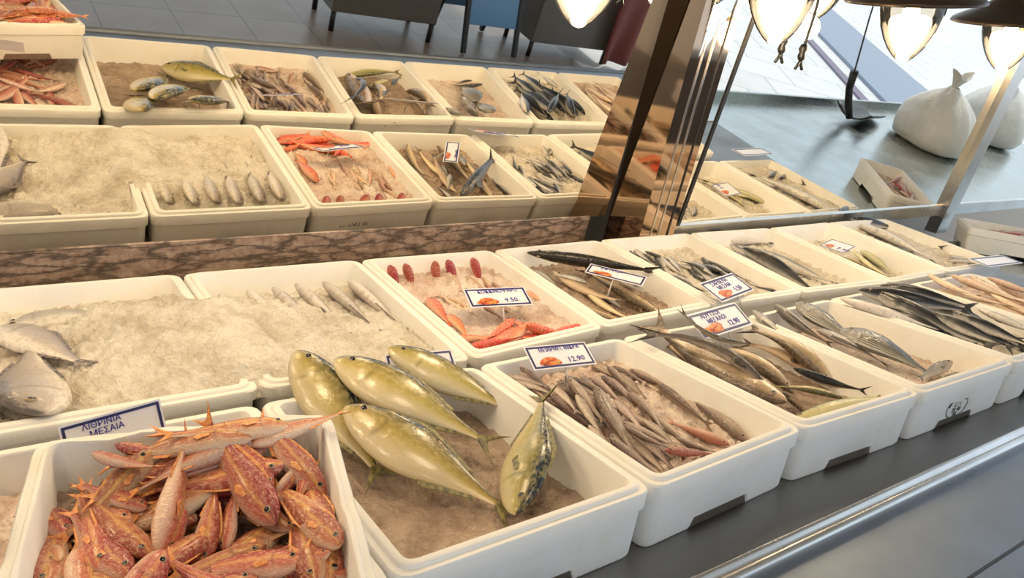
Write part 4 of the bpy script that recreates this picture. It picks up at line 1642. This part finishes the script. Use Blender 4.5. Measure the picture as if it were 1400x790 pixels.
# hanging cables with frayed ends
def cable(pts, y, label):
    P = [UY(u, v, y) for u, v in pts]
    P = [(p[0], p[1], p[2] + ZO) for p in P]
    root = link('hanging_cable', tube('cable', P, .0045, 8), M['black'])
    tag(root, label, 'cable', 'black cables hanging among the lamps')
    e = Vector(P[-1])
    bm = bmesh.new()
    me = lathe('knot', [(.0, -.022), (.008, -.02), (.012, -.010), (.009, 0), (.013, .010), (.008, .022), (.0, .024)], 10, False)
    me.transform(Matrix.Translation(e))
    link('knot', me, M['black'], root)
    for dx in (-1, 1):
        link('frayed_end', tube('end', [e + Vector((0, 0, -.015)), e + Vector((dx * .006, 0, -.032)), e + Vector((dx * .016, 0, -.045))], .0045, 6), M['black'], root)


cable([(1126, -60), (1119, 0), (1112, 25), (1104, 50), (1097, 72)], -.30, 'long thin black cable with a knotted frayed end, beside the bell shade lamp')
cable([(1100, -60), (1090, 0), (1080, 35), (1070, 62)], -.30, 'short black cable end hanging behind the clear glass lamp')

# ------------------------------------------------------------------ bag of ice, scoop
def make_bag_mat():
    k = NT('milky_plastic_bag')
    n = k.noise(9, 4, .6, k.geo())
    k.color(k.ramp(n, [(.3, (.78, .77, .73)), (.65, (.90, .89, .86))]))
    k.p.inputs['Roughness'].default_value = .3
    k.p.inputs['Subsurface Weight'].default_value = .3
    k.p.inputs['Subsurface Radius'].default_value = (.05, .05, .05)
    k.bump(k.noise(26, 4, .6, k.geo()), .5, .01)
    return k.m


M['bag'] = make_bag_mat()


def ice_bag(loc, w, h, label, seed, lean):
    prof = [(.02, 0), (.36, .0), (.47, .05), (.5, .16), (.49, .32), (.44, .5), (.34, .66), (.20, .80), (.085, .88), (.06, .92)]
    n = 40
    vs, fs = [], []
    for (r, z) in prof:
        for k in range(n):
            a = 2 * PI * k / n
            rr = r * w * (1 + .05 * math.sin(3 * a + seed) + .07 * mn.noise(Vector((math.cos(a) * 2, math.sin(a) * 2, z * 3 + seed))) + (.03 * math.sin(11 * a) if z > .45 else 0))
            vs.append((rr * math.cos(a) + lean * z * z, rr * math.sin(a), z * h))
    for i in range(len(prof) - 1):
        for k in range(n):
            k2 = (k + 1) % n
            fs.append((i * n + k, i * n + k2, (i + 1) * n + k2, (i + 1) * n + k))
    fs.append(tuple(range(n))[::-1])
    root = link('ice_bag', mesh('bag', vs, fs), M['bag'])
    root.location = loc
    tag(root, label, 'bag', 'tied bags of ice on the steel table')
    # gathered ears above the knot
    v, f = [], []
    for i in range(7):
        q = i / 6
        for k in range(16):
            a = 2 * PI * k / 16
            r = (.055 + .13 * q ** 1.4) * w
            v.append((r * math.cos(a) * (1 + .25 * math.sin(4 * a)) + lean, r * .55 * math.sin(a) * (1 + .2 * math.cos(5 * a)), h * (.915 + .20 * q + .06 * q * math.sin(2 * a + seed))))
    for i in range(6):
        for k in range(16):
            k2 = (k + 1) % 16
            f.append((i * 16 + k, i * 16 + k2, (i + 1) * 16 + k2, (i + 1) * 16 + k))
    link('gathered_top', mesh('ears', v, f), M['bag'], root)


ice_bag((6.18, -.90, TZ + .001), .54, .46, 'big milky plastic bag of ice tied at the top on the steel table', 1.0, -.10)
ice_bag((7.25, -1.05, TZ + .001), .55, .50, 'second plastic bag standing behind the big bag of ice', 4.0, .02)

sp = Vector((5.62, -1.22, TZ))
scoop = empty('ice_scoop', sp)
tag(scoop, 'black plastic scoop with upright handle lying on the steel table', 'scoop')
vs, fs = [], []
for i in range(9):
    q = i / 8
    wv = .085 - .03 * q
    for k in range(9):
        a = (k / 8 * 2 - 1)
        vs.append((q * .34, a * wv, .012 + .045 * a * a * (1 - .4 * q) + .02 * (1 - q)))
for i in range(8):
    for k in range(8):
        a = i * 9 + k
        fs.append((a, a + 9, a + 10, a + 1))
scoop.scale = (1.45, 1.45, 1.45)
o = link('blade', mesh('blade', vs, fs), M['black'], scoop)
md = o.modifiers.new('s', 'SOLIDIFY')
md.thickness = .006
o.rotation_euler = (0, 0, math.radians(-12))
link('handle', tube('handle', [(0, 0, .03), (-.04, -.01, .08), (-.09, -.02, .16), (-.12, -.02, .24)], [.016, .018, .016, .019]), M['black'], scoop)
link('thin_wire', tube('wire', [(-.12, -.02, .24), (-.02, -.14, .46), (.06, -.24, .70)], .004, 6), M['black'], scoop)

# ------------------------------------------------------------------ things on the shop floor, seen in the mirror
def stand(loc, rz, w, d, zb, zt, label, mat, legmat):
    root = empty('display_stand', loc)
    root.rotation_euler = (0, 0, rz)
    tag(root, label, 'stand', 'grey stands on the shop floor')
    link('body', box('body', (-w / 2, -d / 2, zb), (w / 2, d / 2, zt), .01), mat, root, smooth=False)
    for sx in (-1, 1):
        for sy in (-1, 1):
            link('leg', tube('leg', [(sx * (w / 2 - .03), sy * (d / 2 - .03), 0), (sx * (w / 2 - .03), sy * (d / 2 - .03), zb + .01)], .022), legmat, root)
    return root


stand((3.62, -4.10, 0), .06, .92, .5, .16, .95, 'dark grey stand on legs, reflected above the long fish', M['greypanel'], M['black'])
stand((5.50, -3.95, 0), .04, .95, .5, .14, 1.0, 'grey stand reflected beside the dark red cloth', M['greypanel'], M['black'])
# leaning board, sky reflection put into the blue of its panes
bd = empty('folding_board', (4.55, -3.95, 0))
tag(bd, 'dark framed folding board with panes coloured like reflected sky, reflected between the stands', 'board')
for s in (-1, 1):
    o = link('pane', box('pane', (-.25, -.012, .25), (.25, .012, 1.1), .004), M['skyrefl'], bd, smooth=False)
    o.rotation_euler = (s * .28, 0, 0)
    o.location = (0, s * .30, 0)
    for x in (-.27, .27):
        o = link('leg', box('leg', (x - .02, -.02, 0), (x + .02, .02, 1.12), .004), M['black'], bd, smooth=False)
        o.rotation_euler = (s * .28, 0, 0)
        o.location = (0, s * .30, .01)
# dark red cloth
vs, fs = [], []
for i in range(25):
    for j in range(14):
        q, t = i / 24, j / 13
        vs.append((q * .62 - .31 + .05 * t, .10 * math.sin(q * 14 + t) * (t ** 1.2) * .5 - .06 * t, .80 * (1 - t) + .05))
for i in range(24):
    for j in range(13):
        a = i * 14 + j
        fs.append((a, a + 14, a + 15, a + 1))
cl = link('red_cloth', mesh('cloth', vs, fs), M['red'])
cl.location = (6.08, -3.56, .0)
md = cl.modifiers.new('s', 'SOLIDIFY')
md.thickness = .012
tag(cl, 'dark red cloth hanging over the edge of the grey stand', 'cloth')

# ------------------------------------------------------------------ light
w = bpy.data.worlds.new('sky')
sc.world = w
w.use_nodes = True
bgn = w.node_tree.nodes['Background']
bgn.inputs[0].default_value = (.70, .84, 1.0, 1)
bgn.inputs[1].default_value = 1.7
su = bpy.data.lights.new('sun', 'SUN')
su.energy = 2.2
su.angle = math.radians(3)
su.color = (1, .96, .9)
so = bpy.data.objects.new('sun', su)
col.objects.link(so)
so.rotation_euler = (math.radians(-20), math.radians(40), 0)
so.rotation_euler = Vector((.55, -.25, 1.0)).to_track_quat('Z', 'Y').to_euler()
# added warm fill lights at ceiling height, without fixtures
for x, y in ((-.6, -1.0), (1.2, -1.2), (-.6, -3.2), (2.6, -3.0)):
    a = bpy.data.lights.new('added_warm_fill', 'AREA')
    a.shape = 'DISK'
    a.size = .5
    a.energy = 9
    a.color = (1.0, .80, .56)
    ao = bpy.data.objects.new('added_warm_fill', a)
    col.objects.link(ao)
    ao.location = (x, y, 3.15)

vs_ = sc.view_settings
vs_.view_transform = 'Standard'
vs_.look = 'None'
vs_.gamma = 1.0
vs_.use_curve_mapping = False
vs_.exposure = -0.16
sc.cycles.caustics_reflective = True
sc.cycles.blur_glossy = 1.0
sc.cycles.caustics_refractive = False
sc.cycles.max_bounces = 8
sc.cycles.use_denoising = True
sc.cycles.sample_clamp_indirect = 6
